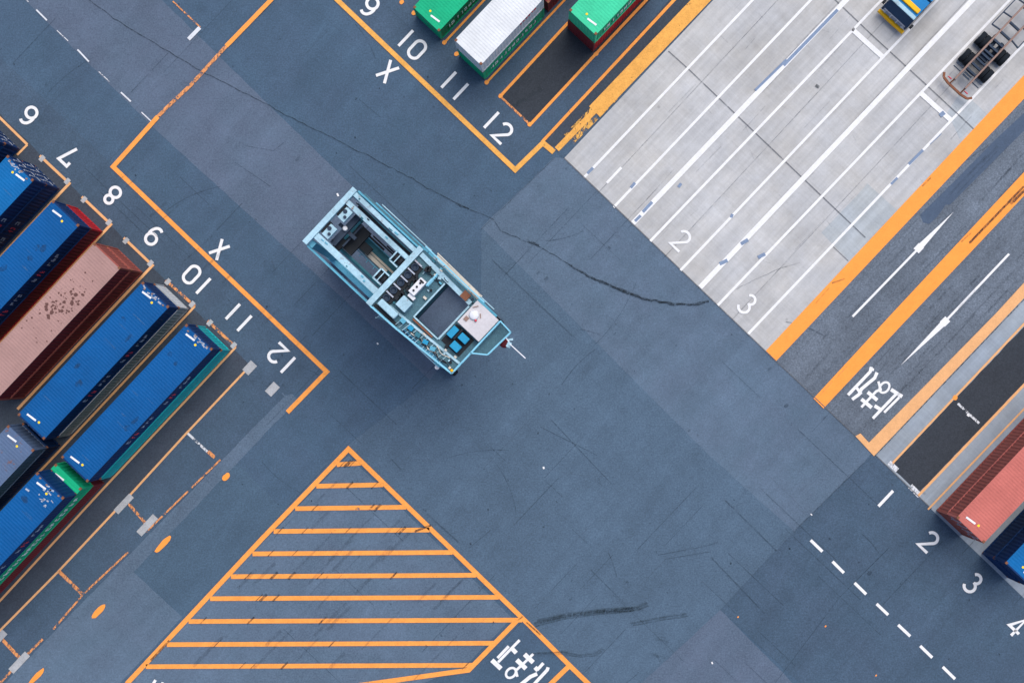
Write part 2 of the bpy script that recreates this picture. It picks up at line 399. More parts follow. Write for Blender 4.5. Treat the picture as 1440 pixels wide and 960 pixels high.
# the hatched triangle
lines = [([(178, 961), (368.5, 757), (490, 631), (735, 869), (802, 936), (835, 968)], 6.8), ([(728, 871), (659, 941.5), (505, 963)], 6.8), ([(800, 936), (765, 970)], 6.8)]
xl = lambda y: 490 - (y - 631) * (490 - 178) / (961 - 631)
xr = lambda y: 490 + (y - 631) * (735 - 490) / (869 - 631)
hl = []
for i, y in enumerate((651.7, 682, 713.5, 745.5, 777, 809, 840, 872, 904.5, 935.5)):
    x0, x1 = xl(y + 1) + 4, (xr(y) - 4 if y < 880 else (694 if y < 920 else 664))
    hl.append(([(x0, y + 1.2), (x1, y - .8)], 6.5))
marks('orange_hatch_road_line', lines, 'orange_paint', 'orange outline of the hatched triangle')
marks('orange_hatch_road_line', hl, 'orange_paint', 'ten orange stripes inside the hatched triangle')
sc = []
for i in range(34):
    y = random.choice((651.7, 682, 713.5, 745.5, 777, 809, 840, 872, 904.5, 935.5)); a0, a1 = xl(y) + 12, min(xr(y), 690) - 12
    x = a0 + (a1 - a0) * random.random() ** 1.5
    sc.append(([(x - 5, y + 5), (x + 5, y - 5)], random.choice((1, 1.5, 2.5, 3.5))))
sc += [([(212, 928), (238, 900)], 3), ([(583, 747), (606, 738)], 3), ([(740, 874), (760, 892)], 2), ([(735, 866), (728, 872)], 2)]
marks('tyre_mark_road_line', sc, 'crack', 'dark scrapes across the orange hatching', .030)

# white lane lines on the concrete
thin = [((821, 250), (1110, -54)), ((863, 291.5), (1190, -52)), ((914.5, 339), (1290, -52)), ((957, 380), (1366, -50)), ((1009.5, 429), (1470, -52)), ((1051.5, 470), (1480, 20))]
thick = [((889, 315), (1240, -52)), ((984.5, 404), (1417, -52))]
marks('white_road_line', [([a, b], 3.7) for a, b in thin], 'white_paint', 'six thin white lane lines on the concrete')
marks('white_road_line', [([a, b], 7.2) for a, b in thick], 'white_paint', 'two thick white lane lines on the concrete')
marks('white_road_line', [([(1198, 41), (1242, 81)], 7), ([(1296, 132), (1337, 169)], 7)], 'white_paint', 'white stop bars across the concrete lanes')
marks('blue_scrape_road_line', [([(1062, 127), (1100, 90), (1106, 84)], 3.5), ([(1102, 92), (1178, 14)], 4.5), ([(826, 244), (834, 236)], 4), ([(904, 298), (917, 284)], 4.5), ([(893, 311), (901, 303)], 4), ([(1012, 371), (1023, 366)], 5), ([(1042, 343), (1052, 337)], 5), ([(1028, 306), (1030, 301)], 4), ([(1066, 362), (1076, 357)], 5), ([(1278, 231), (1298, 211)], 4), ([(1253, 259), (1262, 250)], 3.5), ([(1308, 203), (1324, 188)], 1), ([(1322, 163), (1328, 158)], 6), ([(954, 263), (958, 258)], 4), ([(887, 264), (893, 257)], 4)],
      'blue_scrape', 'blue scrapes where the white lines have worn', .030)
marks('joint_pavement_line', [([(940, 72), (970, 99), (1100, 223), (1217, 334)], 1.8), ([(1166, -8), (1230, 53), (1300, 117), (1370, 182)], 1.8), ([(1172, 347), (1193, 367)], 1.2)], 'joint', 'dark expansion joints across the concrete lanes', .014)
marks('joint_pavement_line', [([(793, 222), (1084, 500.5), (1226, 634.5), (1310, 715)], 1.6)], 'joint', 'dark joint where the yard meets the concrete', .014)
lj = []
for a, b in (((940, 72), (1217, 334)),):
    for t in (.16, .33, .5, .67, .84):
        x, y = a[0] + (b[0] - a[0]) * t, a[1] + (b[1] - a[1]) * t
        lj.append(([(x - 215 * UP[0], y - 215 * UP[1] + 6), (x + 340 * UP[0], y + 340 * UP[1])], 1.0))
marks('joint_pavement_line', lj, 'seam_dark', 'fine lengthwise joints in the concrete lanes', .013)
mk = []
for i in range(45):
    t = random.random(); s = random.uniform(20, 520); x = 800 + 280 * t + UP[0] * s + 5; y = 235 + 262 * t + UP[1] * s
    if random.random() < .3: mk.append(([(x, y), (x + random.uniform(5, 22) * .72, y + random.uniform(5, 22) * .69)], .8))
    else:
        l = random.uniform(12, 60); mk.append(([(x, y), (x + UP[0] * l, y + UP[1] * l + random.uniform(-2, 2))], random.uniform(.7, 1.5)))
marks('tyre_mark_pavement_line', mk, 'rubber_faint', 'faint tyre marks along the concrete lanes', .0135)
# arrows and STOP lettering
def arrow(tail, block, tip, label):
    mb = MB(); ribbon_faces(mb, [tail, block], 3.2, .020)
    b, t = Vector(block), Vector(tip); dd = (t - b).normalized(); nn = Vector((-dd.y, dd.x))
    for p in ([b - dd * 4 + nn * 5, b + dd * 7 + nn * 5, b + dd * 7 - nn * 5, b - dd * 4 - nn * 5],):
        mb.face([P(q.x, q.y, .0215 + ZP) for q in p])
    mb.face([P(q.x, q.y, .0215 + ZP) for q in (b + dd * 7 + nn * 4, t, b + dd * 7 - nn * 4)])
    o = up_faces(mb.build('arrow_road_marking', M['white_paint'])); tag(o, label, kind='structure')
arrow((1199, 445), (1291, 350), (1341, 298), 'long white arrow pointing up the left road lane')
arrow((1419, 357), (1330, 451), (1266, 514), 'long white arrow pointing down the right road lane')

def strokes(name, origin, sc, rows, label, mat='white_paint'):
    mb = MB(); z = .020
    for i, r in enumerate(rows):
        ribbon_faces(mb, [(origin[0] + x / sc, origin[1] + y / sc) for x, y in r[0]], r[1], z + .0012 * i, r[2] if len(r) > 2 else False)
    return tag(up_faces(mb.build(name, M[mat])), label, kind='structure')
def ring(cx, cy, a, b, ang, n=18):
    return [(cx + a * math.cos(t) * math.cos(ang) - b * math.sin(t) * math.sin(ang), cy + a * math.cos(t) * math.sin(ang) + b * math.sin(t) * math.cos(ang)) for t in [i * 2 * math.pi / n for i in range(n)]]
strokes('stop_road_marking', (1180, 500), 9.6, [
    ([(700, 455), (852, 552)], 5.2), ([(772, 515), (455, 845)], 4.2), ([(478, 675), (560, 725)], 5), ([(812, 560), (608, 765)], 3.6),
    (ring(612, 428, 78, 58, R(-50)), 3.2, True), ([(530, 345), (560, 455), (500, 480), (300, 695)], 3.6), ([(385, 490), (515, 600)], 5.2), ([(300, 585), (440, 700)], 5.2),
    ([(435, 150), (420, 215), (120, 530)], 4.4), ([(405, 180), (470, 190)], 4), ([(512, 225), (480, 300), (300, 450), (270, 520), (175, 590)], 4.6), ([(235, 430), (300, 520)], 4)],
    'white Japanese stop lettering on the right road lane')
strokes('stop_road_marking', (680, 880), 12, [
    ([(140, 570), (295, 715)], 6.5), ([(245, 605), (608, 232)], 3.8), ([(480, 375), (552, 450)], 6), ([(235, 535), (425, 335)], 4),
    (ring(462, 785, 95, 72, R(-45)), 3.4, True), ([(570, 850), (545, 745), (660, 640), (840, 465)], 3.6), ([(560, 565), (715, 715)], 6.5), ([(690, 470), (838, 610)], 6.5),
    ([(1010, 620), (905, 735)], 4.4), ([(868, 690), (918, 745)], 6), ([(1090, 690), (1075, 735), (830, 1000), (700, 1180)], 4.6), ([(905, 800), (790, 850), (630, 980), (560, 1060)], 5.2)],
    'white Japanese stop lettering beside the hatched triangle')
strokes('stop_road_marking', (200, 920), 24, [([(450, 850), (300, 1100), (100, 1400)], 4), ([(700, 930), (640, 1100)], 4)], 'tips of white lettering at the bottom edge')

# ---------------- painted numbers
def arc(cx, cy, rx, ry, a0, a1, n=12):
    return [(cx + rx * math.cos(R(a0 + (a1 - a0) * i / n)), cy + ry * math.sin(R(a0 + (a1 - a0) * i / n))) for i in range(n + 1)]
G = {   # strokes in a 0.62 x 1 box centred on 0
 '0': [(arc(0, .2, .27, .26, 0, 180) + arc(0, -.2, .27, .26, 180, 360), True)],
 '1': [([(0, .5), (0, -.5)], False)],
 '2': [(arc(-.01, .22, .27, .25, 165, -35, 14) + [(-.29, -.45), (.30, -.45)], False)],
 '3': [(arc(0, .24, .22, .22, 150, -80) , False), (arc(0, -.21, .27, .26, 85, -160, 14), False)],
 '4': [([(.10, -.5), (.10, .5), (-.30, -.2), (.32, -.2)], False)],
 '6': [(arc(0, -.16, .27, .27, 0, 360, 20)[:-1], True), (arc(.03, .05, .30, .42, 190, 60, 12), False)],
 '7': [([(-.27, .22), (-.27, .45), (.27, .45), (-.06, -.5)], False)],
 '8': [(arc(0, .25, .20, .20, 0, 360, 18)[:-1], True), (arc(0, -.21, .26, .25, 0, 360, 20)[:-1], True)],
 '9': [(arc(0, .18, .27, .27, 0, 360, 20)[:-1], True), (arc(-.03, -.03, .30, .42, 10, -120, 12), False)],
 'X': [([(-.27, .5), (.27, -.5)], False), ([(.27, .5), (-.27, -.5)], False)],
}
def glyph(mb, ch, c, h, upv, w):
    rt = (-upv[1], upv[0])           # photo pixels, y down: right of the glyph
    for i, (pts, closed) in enumerate(G[ch]):
        ribbon_faces(mb, [(c[0] + rt[0] * x * h + upv[0] * y * h, c[1] + rt[1] * x * h + upv[1] * y * h) for x, y in pts], w, .020 + .0015 * i, closed)
def number(text, centres, upv, label, h=30, w=4.2, mat='white_paint'):
    mb = MB()
    for ch, c in zip(text, centres): glyph(mb, ch, c, h, upv, w)
    tag(up_faces(mb.build('number_road_marking', M[mat])), label, kind='structure')
DN = (-UP[0], -UP[1])
for t, c in (('6', [(41, 162)]), ('7', [(97, 219)]), ('8', [(158, 275)]), ('9', [(216, 332)]), ('10', [(286, 402), (269.5, 386)]), ('11', [(343.8, 454.4), (327.5, 438)]), ('12', [(405, 513), (389.5, 496.5)]), ('X', [(308.5, 351)])):
    number(t, c, DN, 'white painted %s beside the left container block' % t, h=27 if t == 'X' else 29)
for t, c in (('9', [(520, 9)]), ('10', [(570.6, 54), (586.5, 70)]), ('11', [(631, 112.5), (648, 129)]), ('12', [(691, 169), (707.5, 187)]), ('X', [(545, 101)])):
    number(t, c, UP, 'white painted %s beside the top container block' % t, h=30)
for t, c in (('1', [(1245.6, 700.6)]), ('2', [(1306.6, 761)]), ('3', [(1368, 819)]), ('4', [(1430, 880)])):
    number(t, c, UP, 'white painted %s beside the right container block' % t, h=30)
for t, c in (('1', [(863.5, 246.5)]), ('2', [(958, 338)]), ('3', [(1050.5, 427)])):
    number(t, c, UP, 'pale white %s on the concrete lanes' % t, h=30, w=3.7)
# dashes
dash = [((1140, 759), (1156.5, 775)), ((1170.7, 789), (1186.7, 805)), ((1201.7, 819), (1218, 835)), ((1232.7, 848.5), (1249, 864)), ((1263, 878), (1280, 894)), ((1294, 907.5), (1311, 924)), ((1325.7, 937), (1343, 954))]
marks('dashed_road_line', [([a, b], 4.2) for a, b in dash], 'white_paint', 'white dashes at the lower right')
marks('dashed_road_line', [([(51, 14), (66, 29)], 2.2), ([(109, 70), (125, 87)], 2.2), ([(170, 130), (184, 143)], 2.2), ([(199, 158), (215, 173)], 1.6)], 'white_thin', 'thin white dashes at the upper left')
marks('dashed_road_line', [([(80, 43), (96, 58)], 1.2), ([(139, 101), (154, 115)], 1.2), ([(30, -6), (40, 3)], 1.2)], 'white_worn', 'worn white dashes at the upper left')
marks('orange_road_line', [([(243, 2), (281.5, 38.5)], 2)], 'orange_worn', 'thin orange tick at the upper left')
marks('white_road_line', [([(281, 39), (265, 55.5)], 5.5)], 'white_thin', 'short white bar at the upper left')
# slot outlines
sl = [([(350, 516), (262, 609), (176, 703), (82, 803), (-10, 896)], 3), ([(38.5, 203.5), (-8, 158)], 3.5), ([(38.5, 203.5), (24, 218)], 3)]
for i in (7, 8, 9):
    Lx, Ly = 56 + (i - 7) * 59, 220 + (i - 7) * 57.7; Rx, Ry = 97.5 + (i - 7) * 58.5, 258 + (i - 7) * 57.6
    sl.append(([(Lx, Ly - 1), (Rx, Ry), (Rx - 190, Ry + 202)], 3.8))
sl.append(([(274, 430.5), (84, 633), (20, 700)], 3)); sl.append(([(331.5, 488), (145, 687), (-10, 855)], 3))
marks('orange_slot_road_line', sl, 'orange_faded', 'orange slot outlines of the left block')
marks('orange_slot_road_line', [([(233, 394), (274, 430.5)], 4), ([(292, 451), (331.5, 488)], 4), ([(310, 646), (205, 748)], 2.4), ([(180, 776), (118, 834), (75, 884)], 2.6), ([(60, 898), (30, 928), (-5, 965)], 3.2), ([(175, 701), (207, 738)], 4), ([(82, 802), (117, 836)], 5), ([(-5, 890), (30, 927)], 5), ([(292, 634), (302, 643)], 5)], 'orange_worn', 'worn orange slot ticks of the left block', .024)
marks('white_slot_road_line', [([(264, 609), (294, 637)], 3.4), ([(84, 805), (100, 820)], 3)], 'white_worn', 'worn white slot ticks')
def quadpx(c, lu, lv): 
    cx, cy = c; return [(cx + a * UP[0] * lu / 2 + b * VP[0] * lv / 2, cy + a * UP[1] * lu / 2 + b * VP[1] * lv / 2) for a, b in ((1, 1), (1, -1), (-1, -1), (-1, 1))]
for c, lu, lv in (((351, 517), 18, 12), ((383, 547), 18, 12), ((174, 708), 32, 9), ((207, 738), 34, 10), ((27, 931), 34, 10), ((0, 895), 20, 10)):
    sheet('pad_pavement_marking', quadpx(c, lu, lv), .030, 'grey_patch', 'pale grey pad at a parking slot corner')
for i in (7, 8, 9, 10, 11):
    Lx, Ly = 56 + (i - 7) * 59, 220 + (i - 7) * 57.7; Rx, Ry = 97.5 + (i - 7) * 58.5, 258 + (i - 7) * 57.6
    for q in ((Lx + 3, Ly + 3), (Rx - 3, Ry - 3)): sheet('pad_pavement_marking', quadpx(q, 9, 6), .030, 'grey_patch', 'pale grey pad at the corner of a container slot')
def blob(c, lu, lv, mat, name, label):
    pts = []
    for i in range(14):
        t = i * 2 * math.pi / 14; a = math.copysign(abs(math.cos(t)) ** .8, math.cos(t)) * lu / 2 * random.uniform(.9, 1.06); b = math.sin(t) * lv / 2 * random.uniform(.85, 1.1)
        pts.append((c[0] + UP[0] * a + VP[0] * b, c[1] + UP[1] * a + VP[1] * b))
    sheet(name, pts, .022, mat, label)
blob((318, 670), 13, 8, 'orange_fresh', 'orange_dot_road_marking', 'orange paint dot beside the parking slots')
blob((229, 765), 33, 8, 'orange_fresh', 'orange_dot_road_marking', 'long orange paint dash beside the parking slots')
blob((138.5, 859), 27, 9, 'orange_fresh', 'orange_dot_road_marking', 'orange paint dash at the lower left')
blob((51, 951), 33, 7, 'orange_fresh', 'orange_dot_road_marking', 'orange paint dash in the lower left corner')
marks('orange_slot_road_line', [([(703, 136), (799, 32)], 4), ([(745, 176), (838, 76), (930, -22)], 4), ([(801, 37), (835, 71)], 3), ([(684.5, 116), (815, -22)], 3), ([(625, 60), (700, -20)], 3)], 'orange_paint', 'orange slot outlines of the top block')
marks('orange_slot_road_line', [([(706, 138), (743, 173)], 3)], 'orange_worn', 'worn orange end of the empty slot at the top', .024)
for c in ((704, 135), (745, 175), (838, 76), (800, 33), (684.5, 116), (642, 76), (582, 18.5), (625, 60), (565, 3), (815, 10)):
    blob(c, 7, 6, 'orange_paint', 'orange_dot_road_marking', 'small orange corner dot of a container slot at the top')
marks('orange_slot_road_line', [([(1254, 652), (1430, 466), (1500, 392)], 3), ([(1291, 697), (1440, 541), (1500, 478)], 3.6), ([(1305, 716), (1500, 512)], 2.5)], 'orange_faded', 'orange slot outlines of the right block')
marks('white_slot_road_line', [([(1347, 567), (1377, 595)], 3.4), ([(1250, 650), (1262, 661)], 7), ([(1280, 683), (1294, 697)], 8)], 'white_worn', 'pale worn marks at the slot ends')
blob((1343, 559), 7, 7, 'orange_paint', 'orange_dot_road_marking', 'orange dot on the empty slot at the right')
blob((1362, 583), 5, 5, 'white_paint', 'white_dot_road_marking', 'white dot on the empty slot at the right')
marks('slot_edge_road_line', [([(1230, 641), (1500, 358)], 1.6), ([(1222, 632), (1500, 341)], 1.2)], 'crack', 'dark drain joint beside the pale orange stripe')
# dark stripes worn into the orange centre stripe
marks('scrape_road_line', [([(1363, 342), (1440, 262)], 3.5), ([(1352, 340), (1366, 327)], 2), ([(1421, 287), (1450, 258)], 4), ([(1297, 262), (1309, 250)], 2), ([(1170, 398), (1188, 392)], 2)], 'seam_dark', 'dark scrapes on the broad orange stripes', .028)
marks('scrape_road_line', [([(1363, 342), (1440, 262)], 2.8), ([(1425, 284), (1450, 258)], 3.6)], 'crack', 'dark worn line in the orange centre stripe', .027)

# cracks and rubber
def jag(pts, step=7, amp=1.1):
    out = []
    for a, b in zip(pts, pts[1:]):
        L_ = math.dist(a, b); n = max(1, int(L_ / step))
        for i in range(n):
            t = i / n; out.append((a[0] + (b[0] - a[0]) * t + random.uniform(-amp, amp), a[1] + (b[1] - a[1]) * t + random.uniform(-amp, amp)))
    return out + [pts[-1]]
marks('crack_pavement_line', [(jag([(120, -4), (160, 26), (220, 63), (283, 100), (350, 134), (400, 161), (480, 200)]), 1.2)], 'crack', 'long dark crack at the upper left', .014)
marks('crack_pavement_line', [(jag([(480, 201), (520, 220), (580, 251), (600, 264), (657, 293), (695, 309)]), 1.2), (jag([(640, 286), (660, 294)], 4), 2), (jag([(695, 310), (705, 325), (747, 342), (773, 355), (833, 392)]), 1.3), (jag([(742, 338), (758, 345)], 4), 2.4)], 'crack', 'long dark crack across the middle of the yard', .014)
marks('crack_pavement_line', [(jag([(800, 372), (833, 391), (870, 407), (907, 420), (947, 427), (975, 428), (997, 423)], 4, .8), 3), (jag([(835, 391), (870, 405), (900, 417)], 4, 1.2), 2.2), (jag([(870, 408), (907, 421), (947, 428), (975, 429), (997, 424)], 4, 1.3), 2.2)], 'crack', 'dark curved rubber crack beside the concrete lanes', .015)
marks('crack_pavement_line', [(jag([(1035, 406), (1062, 393), (1090, 380), (1125, 369)], 6, 1), 1.1), (jag([(1290, 268), (1340, 238), (1390, 205)], 8, 1), 1.6)], 'seam_dark', 'fine cracks in the concrete and the road repair', .017)
def tyre(pts, w, mat='rubber'):
    return [(jag(pts, 30, .1), w * 1.1), (jag([(x + 1, y + 2) for x, y in pts], 30, .2), w * 1.9), (jag([(x + 3, y + 4) for x, y in pts], 12, .9), w * .5)]
rb = []
rb += tyre([(751, 876), (790, 866), (830, 860), (870, 857), (895, 853), (910, 847)], 3.4) + tyre([(755, 872), (800, 862), (850, 856), (890, 854)], 3.4)
rb += [(jag([(850, 861), (895, 855), (905, 858)], 5), 4)]
rb += tyre([(886, 876), (920, 869), (965, 862)], 2.6)
rb += tyre([(748, 918), (790, 916), (815, 920), (835, 918), (848, 910)], 2) + [(jag([(755, 918), (800, 916)], 4), 3)]
rb += [(jag([(875, 815), (888, 822)], 3, 2), 3), (jag([(878, 822), (884, 818)], 3, 2), 3), (jag([(922, 896), (940, 904)], 3, 2), 3.4), (jag([(915, 920), (934, 926)], 3, 2), 3.4), (jag([(925, 898), (936, 896)], 3, 2), 2), (jag([(921, 918), (929, 930)], 3, 2), 3)]
marks('tyre_mark_road_line', rb, 'rubber', 'black tyre marks near the bottom of the yard', .033)
marks('tyre_mark_road_line', [(jag([(764, 108 + 20), (757, 100 + 20)], 3), 2.5), (jag([(720, 150), (760, 126)], 4, 3), 5)], 'rubber', 'rubber smears in the empty slot at the top', .02)
fm = [([(1115, 748), (1215, 650)], 1.6), ([(677, 322), (780, 222)], 1.4),
      ([(1090, 960), (1180, 840), (1250, 770)], 1.2), ([(1000, 783), (1075, 862)], 2), ([(1020, 703), (1092, 774)], 2), ([(925, 780), (990, 768), (1010, 762)], 1.4), ([(935, 786), (1000, 775)], 1.2), ([(760, 600), (840, 640)], 1.2), ([(775, 590), (860, 680)], 1.2), ([(830, 800), (880, 850)], 1.0), ([(660, 770), (690, 745)], 1.3), ([(600, 722), (645, 762)], 2.4), ([(345, 205), (385, 212), (400, 200)], 1.0), ([(330, 228), (380, 262)], 1.2), ([(505, 140), (535, 165)], 1.0)]
marks('tyre_mark_road_line', fm, 'seam_dark', 'faint dark scuffs over the yard', .013)
def inside(x, y):   # open yard, away from stacks and the concrete
    return (y - 223) > (x - 793) * .953 + 8 and not (x < 330 and y > 180 + x * .9)
def scatter(n, kind):
    out = []
    while len(out) < n:
        x, y = random.uniform(0, 1440), random.uniform(0, 960)
        if not inside(x, y): continue
        if kind == 'seam':
            dx, dy = (UP if random.random() < .55 else VP); l = random.uniform(30, 170)
            out.append(([(x, y), (x + dx * l, y + dy * l)], random.uniform(.7, 1.3)))
        elif kind == 'arc':
            a = random.uniform(0, 6.28); r = random.uniform(80, 260); s = random.uniform(.15, .5)
            out.append(([(x + r * math.cos(a + s * i / 8), y + r * math.sin(a + s * i / 8)) for i in range(9)], random.uniform(.7, 1.8)))
        else:
            out.append(([(x, y), (x + random.uniform(-2, 2), y + random.uniform(1, 3))], random.uniform(1, 2.4)))
    return out
marks('seam_pavement_line', scatter(60, 'seam'), 'seam_dark', 'dark paving seams over the yard', .0125)
marks('seam_pavement_line', scatter(45, 'seam'), 'seam_light', 'pale paving seams over the yard', .0145)
marks('tyre_mark_road_line', scatter(26, 'arc'), 'seam_dark', 'faint curved tyre marks over the yard', .0165)
marks('tyre_mark_road_line', scatter(22, 'arc'), 'seam_light', 'pale curved tyre marks over the yard', .0105)
marks('spot_pavement_marking', scatter(75, 'dot'), 'crack', 'small dark spots over the yard', .029)
marks('spot_pavement_marking', [([(764, 656), (765, 659)], 2.5), ([(474, 272), (476, 276)], 2.5), ([(530, 482), (532, 484)], 2), ([(1140, 722), (1142, 724)], 1.6), ([(1001, 930), (1002, 933)], 2), ([(1152, 119), (1149, 122)], .1)], 'white_paint', 'tiny white litter specks on the yard', .029)
marks('spot_pavement_marking', [([(1147, 120), (1152, 123)], 4.5)], 'crack', 'dark spot on the concrete lanes', .029)
for c in ((1038, 867), (1161, 880), (1232, 949)): blob(c, 3, 2, 'orange_fresh', 'orange_dot_road_marking', 'tiny orange paint speck at the lower right')
bands = []
for i in range(26):
    y = random.uniform(690, 940); x0 = xl(y); x1 = min(xr(y), 660); x = random.uniform(x0 + 15, x1 - 15); l = random.uniform(14, 44)
    bands.append(([(x - l * .7, y + l * .7), (x, y - 1), (x + l * .7, y - l * .72)], random.uniform(2, 5)))
for i in range(10):
    t = random.random(); x, y = 170 + 280 * t, 245 + 268 * t; l = random.uniform(8, 20); bands.append(([(x - l, y + l * .9), (x + l, y - l * .9)], random.uniform(1.5, 4)))
marks('tyre_mark_road_line', bands, 'rubber_faint', 'soft rubber bands across the orange paint', .034)
for i in range(26):
    x, y = random.uniform(380, 1250), random.uniform(120, 950)
    if inside(x, y): blob((x, y), random.uniform(2.5, 9), random.uniform(2, 6), 'seam_dark', 'oil_spot_pavement_marking', 'dark oil spot on the asphalt')
# road grime along the lanes
rg = []
for i in range(60):
    t = random.random(); s = random.uniform(8, 420); x, y = 1100 + 120 * t + UP[0] * s, 515 + 112 * t + UP[1] * s
    l = random.uniform(15, 90); rg.append(([(x, y), (x + UP[0] * l, y + UP[1] * l)], random.uniform(1, 3.5)))
marks('tyre_mark_road_line', rg, 'rubber_faint', 'dark wheel tracks along the road lanes', .0135)
rg = [([(1112 + i * 1.0, 487 + i), (1112 + i + 300 * UP[0], 487 + i + 300 * UP[1])], 2) for i in (0, 40)]
marks('seam_pavement_line', [([(1120, 486), (1440, 152)], 1.6), ([(1138, 548), (1240, 442)], 3), ([(1172, 562), (1420, 302)], 2.0)], 'seam_light', 'pale dusty edges of the road stripes', .0145)

# ------------------------------------------------------------------ shipping containers
W, HC = 2.44, 2.59
def corrugated(mb, length, height, pitch, depth, fn):
    """profile runs along x from 0 to length; fn(x, d, h) gives the 3d point, h 0 or 1"""
    n = max(1, round(length / pitch)); p = length / n; xs = []
    for i in range(n):
        x = i * p; xs += [(x, 0), (x + p * .30, 0), (x + p * .5, depth), (x + p * .8, depth)]
    xs.append((length, 0))
    lo = [mb.bm.verts.new(fn(x, dd, 0)) for x, dd in xs]; hi = [mb.bm.verts.new(fn(x, dd, 1)) for x, dd in xs]
    for i in range(len(xs) - 1): mb.bm.faces.new((lo[i], lo[i + 1], hi[i + 1], hi[i]))
proto = {}
def container_parts(length):
    """list of (name, object, parent index) at the origin, x from 0 (near end) to length"""
    L_ = length; w = W / 2; out = []
    def add(name, mb, mat, parent=None):
        o = mb.build(name, M[mat]); C.objects.unlink(o); out.append((name, o, parent)); return len(out) - 1
    f = MB()
    for y in (-w + .05, w - .05):
        f.bb(.17, L_ - .17, y - .05, y + .05, .02, .17)
        for x in (.07, L_ - .07): f.bb(x - .07, x + .07, y - .05, y + .05, .12, HC - .12)
    for x in (.06, L_ - .06):
        f.bb(x - .05, x + .05, -w + .17, w - .17, .02, .16); f.bb(x - .05, x + .05, -w + .17, w - .17, HC - .13, HC - .02)
    f.bb(.12, L_ - .12, -w + .11, w - .11, .14, .17)
    add('frame', f, 'blue')
    for s in (-1, 1):
        q = MB(); q.bb(.17, L_ - .17, s * (w - .05) - .04, s * (w - .05) + .04, HC - .10, HC - .02); add('top_rail', q, 'blue')
    r = MB(); corrugated(r, L_ - .5, 0, .2, -.010, lambda x, dd, h: (x + .25, (-w + .09) + h * (W - .18), HC - .025 + dd))
    for a, b in ((.11, .25), (L_ - .25, L_ - .11)): r.bb(a, b, -w + .09, w - .09, HC - .045, HC - .025)
    add('roof', r, 'blue')
    for s in (-1, 1):
        q = MB(); corrugated(q, L_ - .28, 0, .28, .036, lambda x, dd, h: (x + .14, s * (w - .025 - dd), .17 + h * (HC - .27)))
        add('side_wall', q, 'blue')
    q = MB(); corrugated(q, W - .2, 0, .28, .036, lambda x, dd, h: (L_ - .03 - dd, -w + .1 + x, .16 + h * (HC - .29)))
    add('end_wall', q, 'blue')
    for s in (-1, 1):
        q = MB(); q.bb(.03, .07, s * .01, s * (w - .1), .17, HC - .14)
        for zz in (.55, 1.15, 1.75, 2.15): q.bb(.018, .03, s * .06, s * (w - .15), zz, zz + .1)
        di = add('door', q, 'blue')
        rr = MB()
        for yy in (.22, .75):
            rr.cyl((-.01, s * yy, .12), (-.01, s * yy, HC - .1), .022, 8)
            rr.bb(-.03, .02, s * yy - .05, s * yy + .05, .2, .3); rr.bb(-.03, .02, s * yy - .05, s * yy + .05, HC - .3, HC - .2)
            rr.bb(-.04, -.01, s * yy - .02, s * yy + .35 * s, 1.12, 1.17)
        add('lock_rod', rr, 'rod', di)
    for x in (.089, L_ - .089):
        for y in (-w + .081, w - .081):
            for z in (.06, HC - .06):
                q = MB(); q.box((x, y, z), (.178, .162, .118)); add('corner_casting', q, 'rust')
    return out
lettering_cache = {}
def letter_row(L_, kind):
    key = (L_, kind)
    if key in lettering_cache: return lettering_cache[key]
    rnd = random.Random(len(kind) * 7 + int(L_)); w = W / 2; res = []
    def strip(x0, x1, z0, z1, pitch, mat, s, fill=.7):
        mb = MB(); x = x0
        while x < x1:
            ww = pitch * rnd.uniform(.5, .75)
            mb.bb(x, x + ww * .32, s * (w - .022), s * (w - .010), z0, z1)
            for _ in range(2):
                zz = rnd.choice((z0, (z0 + z1) / 2 - .05, z1 - .12)); mb.bb(x + ww * .32, x + ww, s * (w - .022), s * (w - .010), zz, zz + .12)
            x += pitch
        o = mb.build('lettering', M[mat]); C.objects.unlink(o); res.append(o)
    for s in (-1, 1):
        if kind == 'blue':
            for x0 in (.28 * L_, .58 * L_):
                strip(x0, x0 + .4, 1.1, 1.7, .4, 'decal_dim', s); strip(x0 + .55, x0 + 1.1, 1.0, 1.75, .28, 'decal_red', s); strip(x0 + 1.5, x0 + 2.6, 1.1, 1.65, .38, 'decal_dim', s)
        elif kind == 'wide':
            strip(.14 * L_, .84 * L_, .95, 1.55, .42, 'decal_white', s)
        elif kind == 'short':
            strip(.12 * L_, .36 * L_, 2.0, 2.3, .28, 'decal_red', s)
        elif kind == 'long':
            strip(.1 * L_, .9 * L_, .9, 1.6, .46, 'decal_white', s)
    lettering_cache[key] = res
    return res
def decals(L_, near=True):
    res = []
    for x in (.45, L_ - .55):
        mb = MB(); mb.box((x + .07, .42, HC - .015), (.13, .74, .006), .12)
        o = mb.build('roof_marking', M['decal_white']); C.objects.unlink(o); res.append(o)
    for x in (.62, L_ - .62):
        mb = MB(); mb.cyl((x, -.18, HC - .018), (x, -.18, HC - .011), .085, 10); o = mb.build('roof_warning_label', M['decal_yellow']); C.objects.unlink(o); res.append(o)
    return res
def slotmat(o, mat):
    o.material_slots[0].link = 'OBJECT'; o.material_slots[0].material = M[mat]
